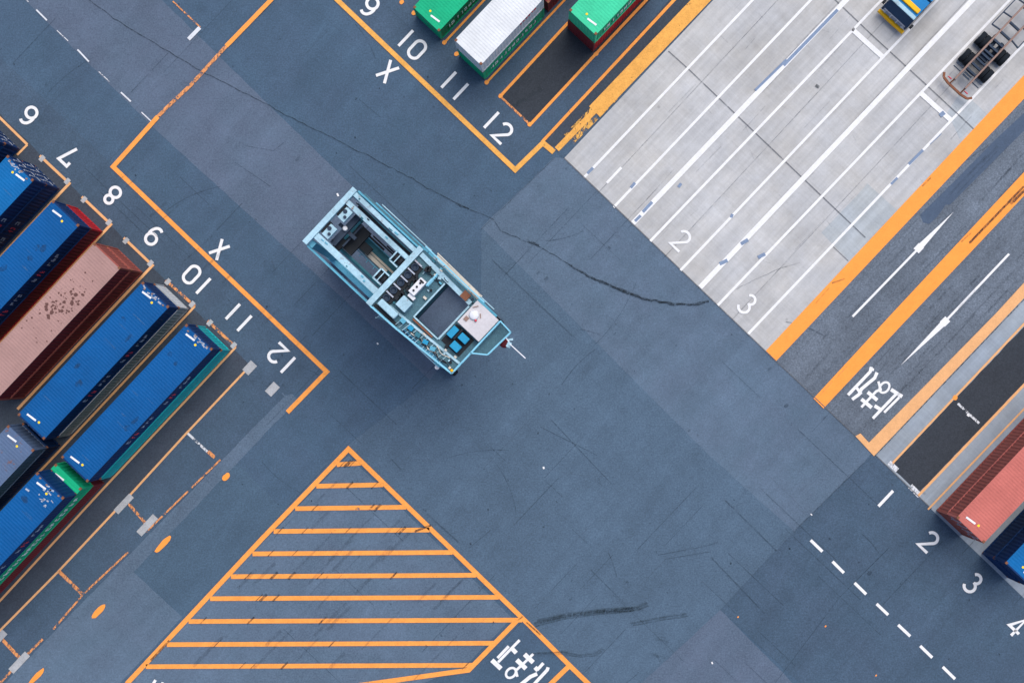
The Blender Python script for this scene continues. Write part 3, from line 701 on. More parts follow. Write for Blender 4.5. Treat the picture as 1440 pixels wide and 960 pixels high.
def container(loc, heading, length, col, label, group, side=None, roof=None, casting='rust', letter=None, deco=True, frame=None, doors=False):
    if not doors:      # the plain end faces the row end
        loc = Vector(loc) + Vector((math.cos(heading), math.sin(heading), 0)) * length; heading += math.pi
    if length not in proto: proto[length] = (container_parts(length), decals(length))
    parts, deco_objs = proto[length]
    root = empty('shipping_container', loc, heading)
    tag(root, label, 'shipping container', group)
    made = []
    for name, src, par in parts:
        o = src.copy(); C.objects.link(o); o.name = name
        o.parent = made[par] if par is not None else root; made.append(o)
        if name == 'lock_rod': continue
        if name == 'corner_casting': slotmat(o, casting); continue
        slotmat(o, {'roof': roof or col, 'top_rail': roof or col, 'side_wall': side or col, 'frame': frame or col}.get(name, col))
    extra = (deco_objs if deco else []) + (letter_row(length, letter) if letter else [])
    for src in extra:
        o = src.copy(); C.objects.link(o); o.parent = root
    return root
hu = A; hd = A + math.pi                     # headings of +U and -U
GL, GT, GR = 'containers stacked in the left block', 'containers stacked in the top block', 'containers stacked in the right block'
def stack(near, heading, length, cols, group, gap=.45):
    """near: middle of the slot end, photo pixels or a point; cols bottom to top: dicts"""
    base = (P(*near) if len(near) == 2 else Vector(near)) + Vector((math.cos(heading), math.sin(heading), 0)) * gap
    for i, c in enumerate(cols):
        jit = Vector((random.uniform(-.03, .03), random.uniform(-.03, .03), 0))
        kw = dict(c); kw.setdefault('casting', 'rust'); back = kw.pop('back', 0)
        jit += Vector((math.cos(heading), math.sin(heading), 0)) * back
        container(base + jit + Vector((0, 0, .03 + i * (HC + .015))), heading + random.uniform(-.0015, .0015), length, kw.pop('col'), kw.pop('label'), group, **kw)
SLOT = {6: (-37.68, 16.33), 7: (-34.79, 13.55), 8: (-31.68, 10.56), 9: (-28.80, 7.76), 10: (-25.86, 4.86), 11: (-22.94, 2.01)}
def mid_left(i): return (*SLOT[i], 0)
L40, L20 = 12.19, 6.06
D = lambda **k: k
stack(mid_left(6), hd, L40, [D(col='navy', roof='blue', doors=True, label='navy sided container at the bottom of the stack behind painted number 6'), D(col='navy', roof='blue', doors=True, label='blue container on top of the stack behind number 6', letter='blue')], GL, gap=0.7)
stack(mid_left(7), hd, L40, [D(col='navy', roof='blue', doors=True, label='dark blue container at the bottom of the left stack by painted number 7', letter='blue'), D(col='navy', roof='blue_pale', doors=True, label='pale bright blue container on top of the stack by number 7', letter='blue')], GL, gap=0.7)
stack(mid_left(8), hd, L40, [D(col='red', side='maroon', label='container with a bright red end under the blue one by number 8'), D(col='navy', roof='blue', label='blue container on top of the red one by painted number 8', letter='blue')], GL, gap=0.74)  # red container: darker maroon side holds the shade of the narrow gap
stack(mid_left(9), hd, L40, [D(col='brick', side='maroon', label='brick red container at the bottom of the stack by number 9'), D(col='brick', side='maroon', roof='pink', frame='brick', label='faded pink roofed container with rusty blotches by number 9', deco=False)], GL, gap=0.85)  # maroon sides are a darker coat with the gap shade painted in
stack(mid_left(10), hd, L40, [D(col='white', side='grey', frame='grey', label='white ended grey container under the blue one by number 10'), D(col='navy', roof='blue', label='blue container on top of the white ended one by number 10', letter='blue')], GL, gap=.39)
stack(mid_left(11), hd, L40, [D(col='teal', label='teal container under the blue one by painted number 11', letter=None), D(col='navy', roof='blue', label='blue container on top of the teal one by painted number 11', letter='blue')], GL, gap=.39)
# second bay behind them
stack(mid_left(10), hd, L40, [D(col='navy', label='dark container under the worn grey blue one behind row 10'), D(col='blue_grey', label='worn grey blue container on top of a stack behind the blue one of row 10')], GL, gap=13.5)
stack(mid_left(11), hd, L40, [D(col='maroon', label='maroon container at the bottom of the lower left stack'), D(col='green', label='green container with white lettering under a blue one, lower left', letter='long'), D(col='navy', roof='blue', back=.45, label='blue container with cluttered near end on top of the green one', letter='blue')], GL, gap=13.15)
# top block
t10, t11, t12b = (-8.42, 23.35, 0), (-5.43, 20.56, 0), (2.28, 22.61, 0)
stack(t10, hu, L20, [D(col='green', side='green_dark', label='short green container beside painted number 10', letter='wide')], GT, gap=0)
stack(t11, hu, L20, [D(col='green', label='green container with white lettering under the white one', letter='wide'), D(col='white', label='white roofed short container on top of a green one', letter='short', deco=False)], GT, gap=0)
stack(t11, hu, L20, [D(col='maroon', label='dark maroon container behind the white one at the top edge')], GT, gap=L20 + .4)
stack(t12b, hu, L20, [D(col='maroon', side='red', label='dark red container under the pale green one'), D(col='green_pale', side='green', label='pale green short container on top of a red one', letter='wide')], GT, gap=-.2)
# right block
r2 = (27.49, -10.97, 0); r3 = (30.60, -13.91, 0)
stack(r2, hu, L40, [D(col='brick', label='brick red container under the coral one at the right'), D(col='coral', side='brick', doors=True, label='coral pink container on top of the stack by painted number 2')], GR, gap=0)  # coral container: brick side carries the shade of the gap as colour
stack(r3, hu, L40, [D(col='navy', roof='blue', label='blue container at the bottom of the right stack by painted number 3'), D(col='navy', roof='blue_pale', label='bright blue container on top of the stack by painted number 3')], GR, gap=0)
for p in list(proto.values()):
    pass

# rust blotches on the pink roof: a patch of bare metal, flat on the roof ribs
pr = [o for o in bpy.data.objects if o.get('label', '').startswith('faded pink roofed')][0]
mb = MB()
for i in range(95):
    if i < 55: x, y = random.gauss(7.7, .7), random.gauss(.05, .36)
    else: x, y = random.uniform(4.5, 11.6), random.uniform(-1, 1)
    if abs(y) > 1.05: continue
    r = random.uniform(.02, .13) * (1.1 if i < 55 else .55); n = 7
    mb.face([(x + r * random.uniform(.6, 1.3) * math.cos(t * 2 * math.pi / n), y + r * random.uniform(.6, 1.3) * math.sin(t * 2 * math.pi / n), HC - .018 + .0004 * (i % 12)) for t in range(n)])
M['rust_dark'] = coat_mat('bare_rust', (.115, .06, .055), 0, .9)
up_faces(mb.build('rust_patch', M['rust_dark'], pr))
# clutter on the near roof ends of the blue containers: twist lock shoes and dirt
for o in [o for o in bpy.data.objects if o.get('label') and any(s in o['label'] for s in ('on top of the white ended', 'on top of the teal', 'cluttered near end', 'pale bright blue'))]:
    rnd = random.Random(len(o['label'])); mb = MB()
    big = 'cluttered' in o['label']; fl = (lambda x: x) if 'pale bright' in o['label'] else (lambda x: L40 - x)
    for i in range(9 if not big else 16):
        x, y = rnd.uniform(.1, .42 if not big else 1.3), rnd.uniform(-1.0, .95)
        mb.box((fl(x), y, HC - .008), (rnd.uniform(.05, .12), rnd.uniform(.08, .3), .012), rnd.uniform(-.3, .5))
    mb.build('roof_scuff', M['rod'], o)
    mb = MB()
    for y in (-.85, .2, .8): mb.box((fl(rnd.uniform(.12, .3)), y, HC + .002), (.10, .14, .02), .3)
    mb.build('roof_scuff', M['rust_pale'], o)

M['roof_dust'] = worn_mat('roof_dust', (.12, .22, .36), .42, .1, 1.4, .5, soft=.3)
M['roof_grime'] = worn_mat('roof_grime', (.02, .05, .11), .40, .1, 2.2, .6, soft=.3)
for o in [o for o in bpy.data.objects if o.get('category') == 'shipping container' and 'on top' in o['label'] and 'blue' in o['label']]:
    rnd = random.Random(o['label'])
    for nm, mt_, cnt in (('dust_streak', 'roof_dust', 5), ('grime_patch', 'roof_grime', 4)):
        for i in range(cnt):
            x, y = rnd.uniform(1, 11), rnd.uniform(-.9, .9); l, w_ = (rnd.uniform(.04, .12), rnd.uniform(.4, 1.6)) if nm == 'dust_streak' else (rnd.uniform(.2, .9), rnd.uniform(.2, .7))
            y = max(-1.05 + w_ / 2, min(1.05 - w_ / 2, y)); n = 9; mb = MB()
            mb.face([(x + l / 2 * rnd.uniform(.7, 1.1) * math.cos(t * 2 * math.pi / n), y + w_ / 2 * rnd.uniform(.7, 1.0) * math.sin(t * 2 * math.pi / n), HC - .020 + .0006 * i) for t in range(n)])
            up_faces(mb.build(nm, M[mt_], o))

# ------------------------------------------------------------------ straddle carrier
org = Vector((-13.50, 9.01, 0))
sc_ = empty('straddle_carrier', org, R(-43.1))   # local x = V (towards the cab), local y = U
tag(sc_, 'pale blue straddle carrier with white cab roof standing alone on the yard', 'straddle carrier')
T = 12.5
def part(name, mb, mat, parent=None, bevel=0): return mb.build(name, M[mat], parent or sc_, bevel)
# portal frame
for x0, y0, y1, w in ((0.0, -2.28, 2.28, .36), (5.46, -2.36, 2.42, .38)):
    m = MB(); m.bb(x0 - w / 2, x0 + w / 2, y0, y1, T - .55, T); b = part('cross_beam', m, 'sc_light', bevel=.02)
for y, w, z in ((-1.45, .42, T - .12), (1.36, .32, T - .12), (2.03, .30, T - .12)):
    m = MB(); m.bb(.19, 5.26, y - w / 2, y + w / 2, z - .5, z); part('top_beam', m, 'sc_light', bevel=.02)
m = MB()
for y in (-2.30, 2.32):
    m.bb(.19, 5.26, y - .05, y + .05, T - 1.2, T - 1.05); m.bb(.19, 5.26, y - .05, y + .05, T - .5, T - .4)
part('side_rail', m, 'sc_mid')
m = MB()   # narrow walkway on both sides of the front portal
m.bb(.25, 5.2, 2.26, 2.5, T - 2.5, T - 2.42); part('walkway', m, 'grating')
# legs and chassis
for x in (.25, 5.45, 11.0):
    for s in (-1, 1):
        m = MB(); m.bar((x, s * 2.02, T - .55), (x, s * 2.22, 1.7), .46, .40); part('leg', m, 'sc_mid')
for s in (-1, 1):
    m = MB(); m.bb(-.2, 11.2, s * 2.32 - .25, s * 2.32 + .25, 1.1, 1.75)
    m.bb(.5, 4.8, s * 2.40 - .14, s * 2.40 + .14, 1.78, 2.35)
    part('chassis_beam', m, 'sc_mid', bevel=.03)
    m = MB(); m.path([(.4, s * 2.72, 2.9), (5.0, s * 2.72, 2.9)], .06); m.path([(5.6, s * 2.72, 2.9), (10.8, s * 2.72, 2.9)], .06)
    for i in range(9): m.bar((.4 + i * 1.28, s * 2.72, 1.75), (.4 + i * 1.28, s * 2.72, 2.9), .05)
    part('lower_handrail', m, 'sc_light')
    for i in range(4):
        x = .7 + i * 3.45
        m = MB(); m.cyl((x, s * 2.32 - .21, .80), (x, s * 2.32 + .21, .80), .80, 28); w_ = part('wheel', m, 'tyre', bevel=.05)
        m = MB(); m.cyl((x, s * 2.32 - .225, .80), (x, s * 2.32 + .225, .80), .42, 20); part('rim', m, 'rim', w_)
    # cables and ladders down the sides
    m = MB()
    for i in range(30): m.bar((6.3, s * 2.42 - .2, 2 + i * .33), (6.3, s * 2.42 + .2, 2 + i * .33), .035)
    m.bar((6.3, s * 2.42 - .22, 1.7), (6.3, s * 2.42 - .22, 12), .05); m.bar((6.3, s * 2.42 + .22, 1.7), (6.3, s * 2.42 + .22, 12), .05)
    part('ladder', m, 'sc_light')
# hoist machinery at the front of the portal
for y in (.70, -.72):
    m = MB(); m.bb(.36, .88, y - .42, y + .42, T - .75, T - .22); h = part('hoist_block', m, 'sc_light', bevel=.02)
    m = MB(); m.bb(.20, .33, y - .36, y + .48, T - .9, T - .30); part('slot_cover', m, 'black', h)
    m = MB(); m.cyl((.5, y + .15, T - .22), (.5, y + .15, T - .12), .13, 12); m.cyl((.72, y - .12, T - .22), (.72, y - .12, T - .10), .10, 12); part('sheave', m, 'steel_dark', h)
m = MB(); m.bb(.9, 1.3, -1.2, 1.15, T - 1.7, T - 1.3); m.bb(1.5, 1.62, -.9, .95, T - 2.2, T - 2.0); m.bb(.5, 1.9, -.1, .12, T - 1.9, T - 1.6); part('hoist_crossmember', m, 'steel_dark')
m = MB(); m.lathe((1.05, .05, T - 1.3), [(.16, 0), (.16, .22), (.1, .3)], 14); part('load_sensor', m, 'sc_white')
# spreader hanging inside the portal
m = MB(); m.bb(.9, 7.0, -.42, .42, 7.5, 8.1); m.bb(1.0, 6.9, .42, .52, 7.6, 7.9); sp = part('spreader', m, 'sc_teal_shaded')
for x in (.85, 6.95):
    m = MB(); m.bb(x - .14, x + .14, -1.2, 1.2, 7.45, 7.9); part('spreader_end_beam', m, 'sc_teal_shaded', sp)
m = MB(); m.bb(1.1, 5.2, -.08, .06, 8.12, 8.2); m.bb(2.6, 4.4, -.36, -.12, 8.12, 8.4); part('hose_tray', m, 'sc_cream', sp)
m = MB(); m.path([(1.2, -.5, 8.15), (5.4, -.5, 8.15)], .06)
for i in range(8): m.bar((1.2 + i * .6, -.5, 8.15), (1.2 + i * .6, -.72, 8.15), .05)
m.path([(1.2, .55, 8.0), (5.4, .55, 8.0)], .07); part('spreader_pipe', m, 'sc_mid', sp)
for x, y in ((1.0, -1.0), (1.0, 1.0), (6.8, -1.0), (6.8, 1.0)):
    m = MB(); m.cyl((x, y, 7.9), (x, y, T - .6), .025, 6); part('hoist_rope', m, 'black', sp)
m = MB(); m.bb(1.9, 3.4, .62, .75, 8.8, 9.0); m.bb(2.2, 4.6, .8, .9, 8.2, 8.35); m.bb(3.4, 4.3, .95, 1.05, 9.0, 9.2); part('cable_tray', m, 'black')
# inner lattice of the portal
m = MB()
for y in (-1.62, 1.62):
    m.path([(.6, y, 10.6), (5.2, y, 10.6)], .12)
m.path([(.6, -1.1, 9.2), (5.2, -1.1, 9.2)], .12); m.path([(.8, -1.3, 6.5), (6, -1.3, 6.5)], .18)
part('guide_rail', m, 'sc_teal_shaded')
for y in (.92, -.56):
    m = MB(); m.path([(4.55, y - .38, T + .05), (4.55, y + .38, T + .05), (5.22, y + .38, T + .05)], .09); m.path([(4.55, y - .38, T + .05), (5.22, y - .38, T + .05)], .09); m.bar((4.85, y - .36, T + .02), (4.85, y + .36, T + .02), .06)
    gd = part('pulley_guard', m, 'sc_light')
    m = MB(); m.cyl((4.75, y - .28, T - .32), (4.75, y + .28, T - .32), .26, 16); m.cyl((5.08, y - .28, T - .3), (5.08, y + .28, T - .3), .16, 14); part('pulley', m, 'black', gd)
# rear deck with the opening
dz = T - .35
m = MB()
m.bb(5.66, 8.0, -2.25, 2.45, dz - .08, dz); m.bb(8.0, 10.05, -1.95, -.95, dz - .08, dz); m.bb(8.0, 10.05, 1.88, 2.45, dz - .08, dz)
m.bb(10.05, 12.08, -1.85, 2.42, dz - .08, dz)
part('deck', m, 'grating')
m = MB(); m.face([(12.08, -.26, dz - .03), (12.9, .42, dz - .03), (13.0, 2.38, dz - .03), (12.08, 2.42, dz - .03)]); m.face([(12.08, -.26, dz - .1), (12.9, .42, dz - .1), (13.0, 2.38, dz - .1), (12.08, 2.42, dz - .1)]); part('cab_platform', m, 'grating')
m = MB()   # deck framing in pale blue
for p, q in (((5.7, 2.12), (10.0, 1.98)),): m.bar((p[0], p[1], dz + .06), (q[0], q[1], dz + .06), .30, .22)
m.bar((5.7, -1.58, dz + .05), (12.0, -1.16, dz + .05), .15, .16)
m.bar((8.0, -1.0, dz + .07), (8.0, 1.8, dz + .07), .10, .14); m.bar((10.04, -.95, dz + .07), (10.04, 1.8, dz + .07), .12, .16)
m.bar((8.0, -.98, dz + .08), (10.04, -.98, dz + .08), .09, .14)
m.bar((7.2, 1.0, dz + .05), (7.2, 2.0, dz + .05), .06, .10); m.bar((6.6, 1.3, dz + .05), (6.6, 2.3, dz + .05), .06, .10)
part('deck_beam', m, 'sc_light')
m = MB(); m.bar((8.05, -1.12, dz + .18), (9.7, -1.12, dz + .18), .10, .12); m.bar((9.2, 2.12, dz + .28), (9.7, 2.12, dz + .28), .5, .2); part('pipe', m, 'rust')
# handrails
hz = dz + 1.05
def rail(pts, closed=False):
    m = MB(); q = [(x, y, hz) for x, y in pts]; m.path(q, .085); m.path([(x, y, hz - .5) for x, y in pts], .05); m.path([(x, y, dz + .06) for x, y in pts], .07)
    for a, b in zip(q, q[1:]):
        n = max(1, round((Vector(b) - Vector(a)).length / 1.1))
        for i in range(n + 1):
            p = Vector(a).lerp(Vector(b), i / n); m.bar((p.x, p.y, dz), (p.x, p.y, hz), .055)
    part('handrail', m, 'sc_rail')
M['sc_rail'] = coat_mat('carrier_rail_blue', (.20, .50, .66), .04)
rail([(5.7, -2.28), (7.8, -2.22), (12.1, -1.9), (12.1, -.2), (12.1, 2.4)])
rail([(12.1, -.2), (12.92, .42), (13.02, 2.38), (12.1, 2.45)])
rail([(5.7, 2.66), (9.6, 2.6), (10.6, 2.62)])
rail([(7.35, .95), (7.35, 1.9)])
# added walls, boxes and plates that block light under the deck and portal
m = MB(); m.bb(7.93, 7.98, -.95, 1.8, T - 3.4, dz - .09); m.bb(10.08, 10.13, -.95, 1.8, T - 3.4, dz - .09); m.bb(8.0, 10.05, -1.06, -1.0, T - 3.4, dz - .09); m.bb(8.0, 10.05, 1.90, 1.95, T - 3.4, dz - .09)
part('deck_shroud', m, 'sc_teal_shaded')  # added walls that darken the deck opening
m = MB(); m.bb(5.7, 7.9, -1.9, 2.1, 7.6, 9.6); part('engine_bay', m, 'steel_dark')  # box added under the deck to block light
m = MB(); m.bb(10.2, 12.0, -1.8, .6, 9.0, T - .7); part('equipment_bay', m, 'sc_teal_shaded')  # second added box, blocks light below the rear deck
for s in (-1, 1):
    m = MB(); m.bb(.4, 5.2, s * 1.72 - .03, s * 1.72 + .03, 8.6, 10.4); part('side_plate', m, 'sc_teal_shaded')  # added plate that keeps light out of the portal
    m = MB(); m.bb(.6, 5.0, s * 1.60 - .06, s * 1.60 + .06, 10.6, 10.75); part('hose_bundle', m, 'black')  # black bar added to darken the inside of the portal
rr_ = random.Random(5)
for i in range(34):     # junction boxes and fittings bolted round the deck
    x, y = rr_.choice([(rr_.uniform(5.9, 7.9), rr_.uniform(1.3, 2.3)), (rr_.uniform(7.5, 11.8), rr_.uniform(-1.95, -1.3)), (rr_.uniform(10.2, 12.0), rr_.uniform(-1.6, -.9)), (rr_.uniform(5.8, 10), rr_.uniform(2.15, 2.4)), (rr_.uniform(6.3, 7.8), rr_.uniform(-1.3, 1.2))])
    m = MB(); m.box((x, y, dz + .1), (rr_.uniform(.08, .26), rr_.uniform(.08, .22), rr_.uniform(.15, .35)), rr_.choice((0, 0, .5)))
    part('junction_box', m, rr_.choice(('sc_light', 'sc_mid', 'sc_teal_shaded', 'steel_dark', 'black', 'sc_cream', 'rust_pale')))
for i in range(16):     # hoses and cables sagging across the frame
    x, y = rr_.uniform(5.8, 11.5), rr_.choice((-1.75, 2.05, -1.4, 1.6)); pts_ = []
    if 7.9 < x < 10.2 and y in (-1.4, 1.6): y = -1.75
    for k_ in range(6): pts_.append((x + k_ * .22, y + math.sin(k_ * 1.3 + i) * .09, dz + .12 + .05 * math.sin(k_)))
    m = MB(); m.path(pts_, .045); part('cable', m, rr_.choice(('black', 'black', 'steel_dark', 'sc_cream')))
for i in range(14):     # fittings on the portal beams
    y = rr_.choice((-1.45, 1.36, 2.03)); x = rr_.uniform(.4, 5.1)
    m = MB(); m.box((x, y + rr_.uniform(-.12, .12), T - .10), (rr_.uniform(.06, .3), rr_.uniform(.05, .1), .08)); part('beam_fitting', m, rr_.choice(('sc_mid', 'sc_teal_shaded', 'rust_pale', 'black')))
for y in (1.68, 2.3): 
    m = MB(); m.path([(.5, y, T - .9), (1.6, y + .03, T - .95), (3.2, y - .02, T - .9), (5.1, y + .02, T - .92)], .06); part('cable', m, 'black')
m = MB(); m.bb(1.3, 2.2, -1.0, .9, 9.3, 9.7); m.bb(2.2, 2.9, -.3, .25, 9.0, 9.4); m.bb(1.0, 1.5, -1.3, -.5, 9.8, 10.2); part('head_block', m, 'black', sp)  # black blocks added to make the portal interior darker
# machinery row behind the middle beam
m = MB(); m.bb(5.72, 6.42, -1.65, 1.55, dz, dz + .22); bed = part('machine_bed', m, 'black')
for i in range(5):
    y = -1.28 + i * .64
    m = MB(); m.lathe((6.0, y, dz + .22), [(.24, 0), (.24, .16), (.17, .17), (.17, .05), (.02, .05)], 18); part('fan', m, 'steel_dark', bed)
    m = MB(); m.bb(5.72, 6.30, y + .27, y + .36, dz + .22, dz + .46); part('fan_divider', m, 'rod', bed)
m = MB()
for i in range(12): 
    x, y = random.uniform(6.4, 6.75), random.uniform(-.9, 2.0); m.box((x, y, dz + .25), (random.uniform(.1, .3), random.uniform(.1, .4), .5), random.uniform(0, 1))
part('hose_cluster', m, 'black')
m = MB(); m.bb(6.72, 7.20, -.05, 1.10, dz, dz + .75); m.bb(6.85, 7.35, -.30, -.06, dz, dz + .55); e = part('engine_housing', m, 'sc_white', bevel=.03)
m = MB()
for y in (.2, .5, .8): m.cyl((6.95, y, dz + .75), (6.95, y, dz + .83), .07, 10)
m.bb(6.8, 7.1, .88, 1.0, dz + .76, dz + .80); part('exhaust_cap', m, 'black', e)
m = MB(); m.bb(6.70, 7.45, -1.18, -.42, dz, dz + .7); part('control_cabinet', m, 'sc_light', bevel=.03)
m = MB(); m.bb(5.85, 7.25, -1.92, -1.48, dz, dz + .65); part('fuel_tank', m, 'sc_light', bevel=.06)
m = MB(); m.bb(5.72, 7.6, -2.2, -1.98, dz + .01, dz + .06); part('dark_gutter', m, 'black')
# side boxes
for i, x in enumerate((7.7, 8.35, 8.95, 9.6, 10.2)):
    m = MB(); m.box((x, -1.62, dz + .2), (.34, .26, .34), .1 * i); part('side_cabinet', m, ('sc_mid', 'sc_bright', 'sc_teal_shaded', 'sc_bright', 'sc_mid')[i])
m = MB()
for i in range(14):
    x = 7.5 + i * .27; m.bar((x, -2.1, dz + .05), (x + .12, -1.35, dz + .05), .04)
part('stair_tread', m, 'sc_light')
# outer right walkway a storey lower
m = MB(); m.bb(6.2, 10.0, 2.52, 2.78, 9.6, 9.68); part('lower_walkway', m, 'sc_cream')
m = MB(); m.path([(6.2, 2.86, 10.4), (10.1, 2.78, 10.4)], .07); part('lower_walkway_rail', m, 'sc_cream')
m = MB(); m.bb(7.4, 8.9, 2.20, 2.46, 10.8, 11.7); m.bb(6.5, 7.1, 2.45, 2.66, 10.4, 10.9); part('air_tank', m, 'sc_light', bevel=.08)
m = MB(); m.bb(9.25, 10.1, 1.95, 2.75, 11.6, 11.95); part('cream_panel', m, 'sc_cream', bevel=.02)
# cab
m = MB(); m.bb(10.28, 11.95, .68, 2.36, T - 2.4, T + .35); cb = part('cab', m, 'sc_mid')
m = MB(); m.bb(10.20, 12.0, .62, 2.42, T + .35, T + .45); part('cab_roof', m, 'sc_roof', cb, bevel=.04)
m = MB(); m.bb(11.955, 11.97, .8, 2.25, T - 1.6, T + .2); m.bb(10.5, 11.8, .65, .675, T - 1.2, T + .2); part('window', m, 'glass', cb)
m = MB(); m.lathe((10.68, 1.62, T + .45), [(.30, 0), (.30, .10), (.24, .16), (.05, .2)], 24); part('air_conditioner', m, 'sc_white', cb)
m = MB(); m.lathe((10.98, 1.45, T + .45), [(.07, 0), (.07, .16), (.04, .2)], 12); part('beacon', m, 'decal_red', cb)
m = MB(); m.bb(10.35, 10.6, 1.0, 1.28, T + .45, T + .52); m.bar((10.3, 1.9, T + .5), (10.5, 2.2, T + .5), .05); m.bar((10.9, 1.95, T + .5), (11.1, 1.75, T + .5), .05); part('antenna_base', m, 'rust_pale', cb)
# bright blue boxes beside the cab
for x, y, dx, dy in ((10.42, -.02, .42, .72), (11.17, .15, .62, .45), (11.15, -.55, .62, .48)):
    m = MB(); m.box((x, y, dz + .35), (dx, dy, .7)); part('battery_box', m, 'sc_bright', bevel=.03)
m = MB(); m.bb(10.2, 11.7, -.9, .5, dz + .005, dz + .05); m.bb(10.68, 10.8, -.3, .5, dz, dz + .5); part('box_tray', m, 'black')
m = MB(); m.lathe((12.0, -1.75, hz), [(.10, 0), (.10, .12), (.04, .16)], 12); part('amber_lamp', m, 'yellow_coat')
m = MB(); m.bar((11.0, -1.9, dz - .6), (11.1, -2.25, dz - .6), .06); m.lathe((11.12, -2.3, dz - .75), [(.10, 0), (.16, .12), (.12, .26)], 14); part('floodlight', m, 'sc_white')
# wind mast over the end
m = MB(); m.bar((13.0, 1.95, dz + .4), (13.5, 1.85, dz + .5), .07); m.bar((13.45, 1.83, T + .45), (14.75, 1.84, T + .45), .06); mast = part('mast', m, 'sc_white')
m = MB(); m.lathe((13.15, 1.62, T - .9), [(.27, 0), (.30, .10), (.20, .2), (.08, .26)], 20); part('lamp_hood', m, 'maroon', mast)
m = MB(); m.box((13.45, 1.75, T + .1), (.26, .34, .3), .3); m.box((13.3, 2.05, T - .1), (.3, .12, .2), .9); part('camera_housing', m, 'sc_light', mast)

# ------------------------------------------------------------------ terminal truck at the top edge
tc_px = (1250, 33)
tp = P(1249, 34); tp = Vector((tp.x, tp.y, 0))
tr = empty('terminal_truck', tp, A)     # local x = +U (away from its front), y across
tag(tr, 'blue truck with yellow bumper and roof bar cut off by the top edge', 'truck')
def tpart(name, mb, mat, parent=None, bevel=0): return mb.build(name, M[mat], parent or tr, bevel)
m = MB(); m.bb(-.05, .16, -1.15, 1.15, .45, .78); m.bb(-.08, -.05, -.5, .5, .5, .72); tpart('bumper', m, 'yellow_coat', bevel=.04)
m = MB()
m.bb(.2, 2.1, -1.12, 1.12, .8, 1.6)
m.bm.verts.ensure_lookup_table()
for pts in ([(.2, -1.12, 1.6), (.2, 1.12, 1.6), (.55, 1.05, 2.55), (.55, -1.05, 2.55)], [(.2, -1.12, 1.6), (.55, -1.05, 2.55), (2.1, -1.05, 2.55), (2.1, -1.12, 1.6)], [(.2, 1.12, 1.6), (2.1, 1.12, 1.6), (2.1, 1.05, 2.55), (.55, 1.05, 2.55)], [(2.1, -1.12, 1.6), (2.1, -1.05, 2.55), (2.1, 1.05, 2.55), (2.1, 1.12, 1.6)]): m.face(pts)
cabp = tpart('cab', m, 'truck_navy')
m = MB(); m.face([(.225, -.98, 1.65), (.225, .98, 1.65), (.52, .92, 2.46), (.52, -.92, 2.46)]); tpart('windscreen', m, 'glass', cabp)
m = MB()
for i in range(5): m.bb(.13, .19, -.95, .95, .9 + i * .13, .95 + i * .13)
for y in (-.8, -.3, .25, .75): m.bb(.10, .13, y - .05, y + .05, .85, 1.5)
tpart('grille', m, 'rod', cabp)
for s in (-1, 1):
    m = MB(); m.cyl((.13, s * .85, 1.0), (.19, s * .85, 1.0), .12, 14); tpart('headlight', m, 'decal_white', cabp)
    m = MB(); m.bb(.2, .38, s * 1.16, s * 1.34, 1.7, 2.2); tpart('mirror', m, 'black', cabp)
m = MB(); m.bb(.5, .78, -1.06, 1.06, 2.56, 2.66); tpart('roof_visor', m, 'sc_light', cabp, .02)
m = MB(); m.bb(.95, 1.30, -.95, 1.0, 2.56, 2.78); tpart('roof_bar', m, 'yellow_coat', cabp, .05)
m = MB(); m.bb(.79, 2.1, -1.05, 1.05, 2.55, 2.60); tpart('cab_roof', m, 'truck_blue', cabp)
m = MB(); m.bb(2.1, 6.5, -.45, -.3, .8, 1.1); m.bb(2.1, 6.5, .3, .45, .8, 1.1); tpart('chassis', m, 'steel_dark')
m = MB(); m.bb(2.3, 4.0, -1.1, 1.1, 1.15, 2.5); tpart('rear_body', m, 'truck_blue')
for x in (1.2, 5.0):
    for s in (-1, 1):
        m = MB(); m.cyl((x, s * .78, .5), (x, s * 1.08, .5), .5, 22); w_ = tpart('wheel', m, 'tyre')
        m = MB(); m.cyl((x, s * .9, .5), (x, s * 1.09, .5), .27, 16); tpart('rim', m, 'rim', w_)

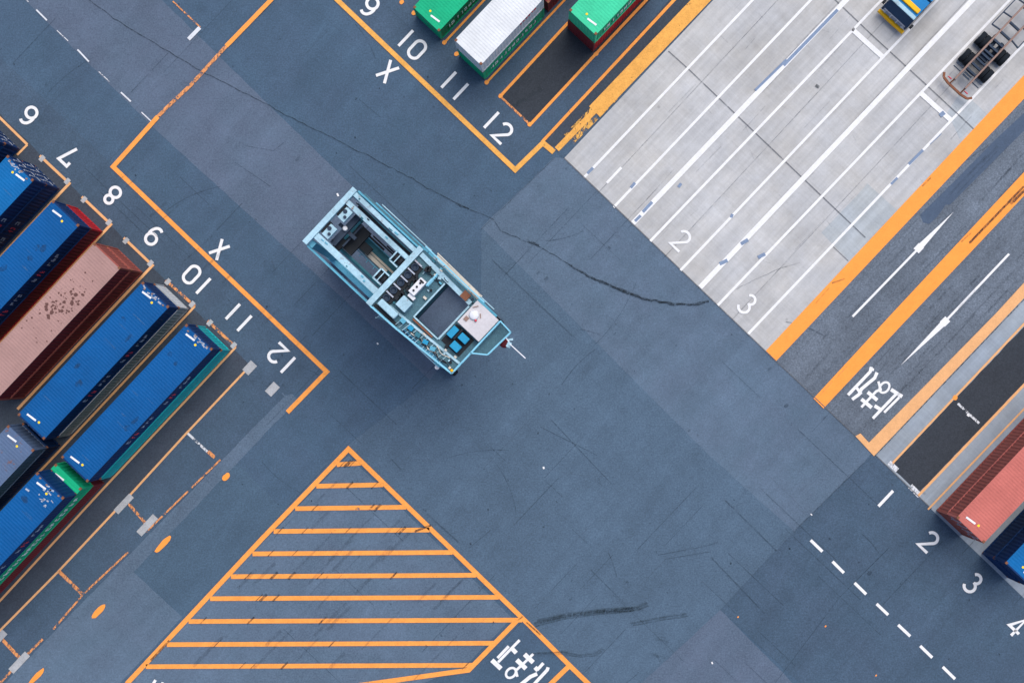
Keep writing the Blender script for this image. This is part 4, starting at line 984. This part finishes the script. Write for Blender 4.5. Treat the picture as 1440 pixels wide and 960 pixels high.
# ------------------------------------------------------------------ skeletal container trailer
t0 = P(1338, 128); trl = empty('container_trailer', t0, A)
tag(trl, 'empty rusty skeletal trailer parked in the third concrete lane', 'trailer')
def rpart(name, mb, mat, parent=None, bevel=0): return mb.build(name, M[mat], parent or trl, bevel)
for s in (-1, 1):
    m = MB(); m.bb(.35, 12.2, s * .48 - .06, s * .48 + .06, 1.05, 1.3); rpart('frame_rail', m, 'rust_pale', bevel=.01)
m = MB(); pts = [(.35, -1.3, .8), (.1, -1.1, .75), (.0, -.6, .75), (.0, .6, .75), (.1, 1.1, .75), (.35, 1.3, .8)]
m.path(pts, .15); m.bar((.05, -.5, .78), (.4, -.48, 1.15), .1); m.bar((.05, .5, .78), (.4, .48, 1.15), .1); rpart('bumper', m, 'rust')
m = MB()
for x in (1.5, 2.0, 2.45, 2.95, 3.25, 3.7, 4.2, 4.9, 5.8, 7.2, 8.4, 9.6, 10.8): m.bb(x - .07, x + .07, -.42, .42, 1.0, 1.2)
rpart('cross_member', m, 'steel_dark')
for x in (4.95, 6.1, 7.4, 9.0):
    m = MB()
    for s in (-1, 1): m.bar((x, s * .54, 1.15), (x - .1, s * 1.2, 1.15), .08, .12)
    rpart('outrigger', m, 'steel_dark')
m = MB()
for s in (-1, 1): m.bar((4.85, s * 1.2, 1.12), (9.0, s * 1.2, 1.12), .07, .10)
rpart('side_rail', m, 'steel_dark')
for x in (2.25, 3.85):
    m = MB(); m.cyl((x, -1.1, .5), (x, 1.1, .5), .07, 10); rpart('axle', m, 'steel_dark')
    for s in (-1, 1):
        for y0 in (.50, .88):
            m = MB(); m.cyl((x, s * y0, .52), (x, s * (y0 + .35), .52), .52, 24); w_ = rpart('wheel', m, 'tyre', bevel=.04)
            m = MB(); m.cyl((x, s * (y0 + .02), .52), (x, s * (y0 + .36), .52), .26, 16); rpart('rim', m, 'rim', w_)
for s in (-1, 1):
    m = MB(); m.bb(1.55, 4.6, s * .50 - .05, s * .50 + .05, .55, 1.0); rpart('suspension', m, 'black')
m = MB(); m.bb(2.7, 3.4, -.3, .3, .6, .95); m.cyl((3.5, -.28, .75), (4.5, -.28, .75), .14, 12); m.cyl((3.5, .2, .75), (4.3, .2, .75), .14, 12); rpart('air_tank', m, 'steel_dark')
m = MB()
for x in (1.1, 1.4): m.bar((x, -1.15, .9), (x, -.55, .9), .07); m.bar((x, .55, .9), (x, 1.15, .9), .07)
for i in range(3): m.bb(1.0 + i * .2, 1.12 + i * .2, -.3, .3, .95, 1.02)
rpart('mudguard_bracket', m, 'steel_dark')
for s in (-1, 1):
    m = MB(); m.bb(.32, .37, s * .75 - .15, s * .75 + .15, .7, .82); rpart('tail_light', m, 'decal_red')
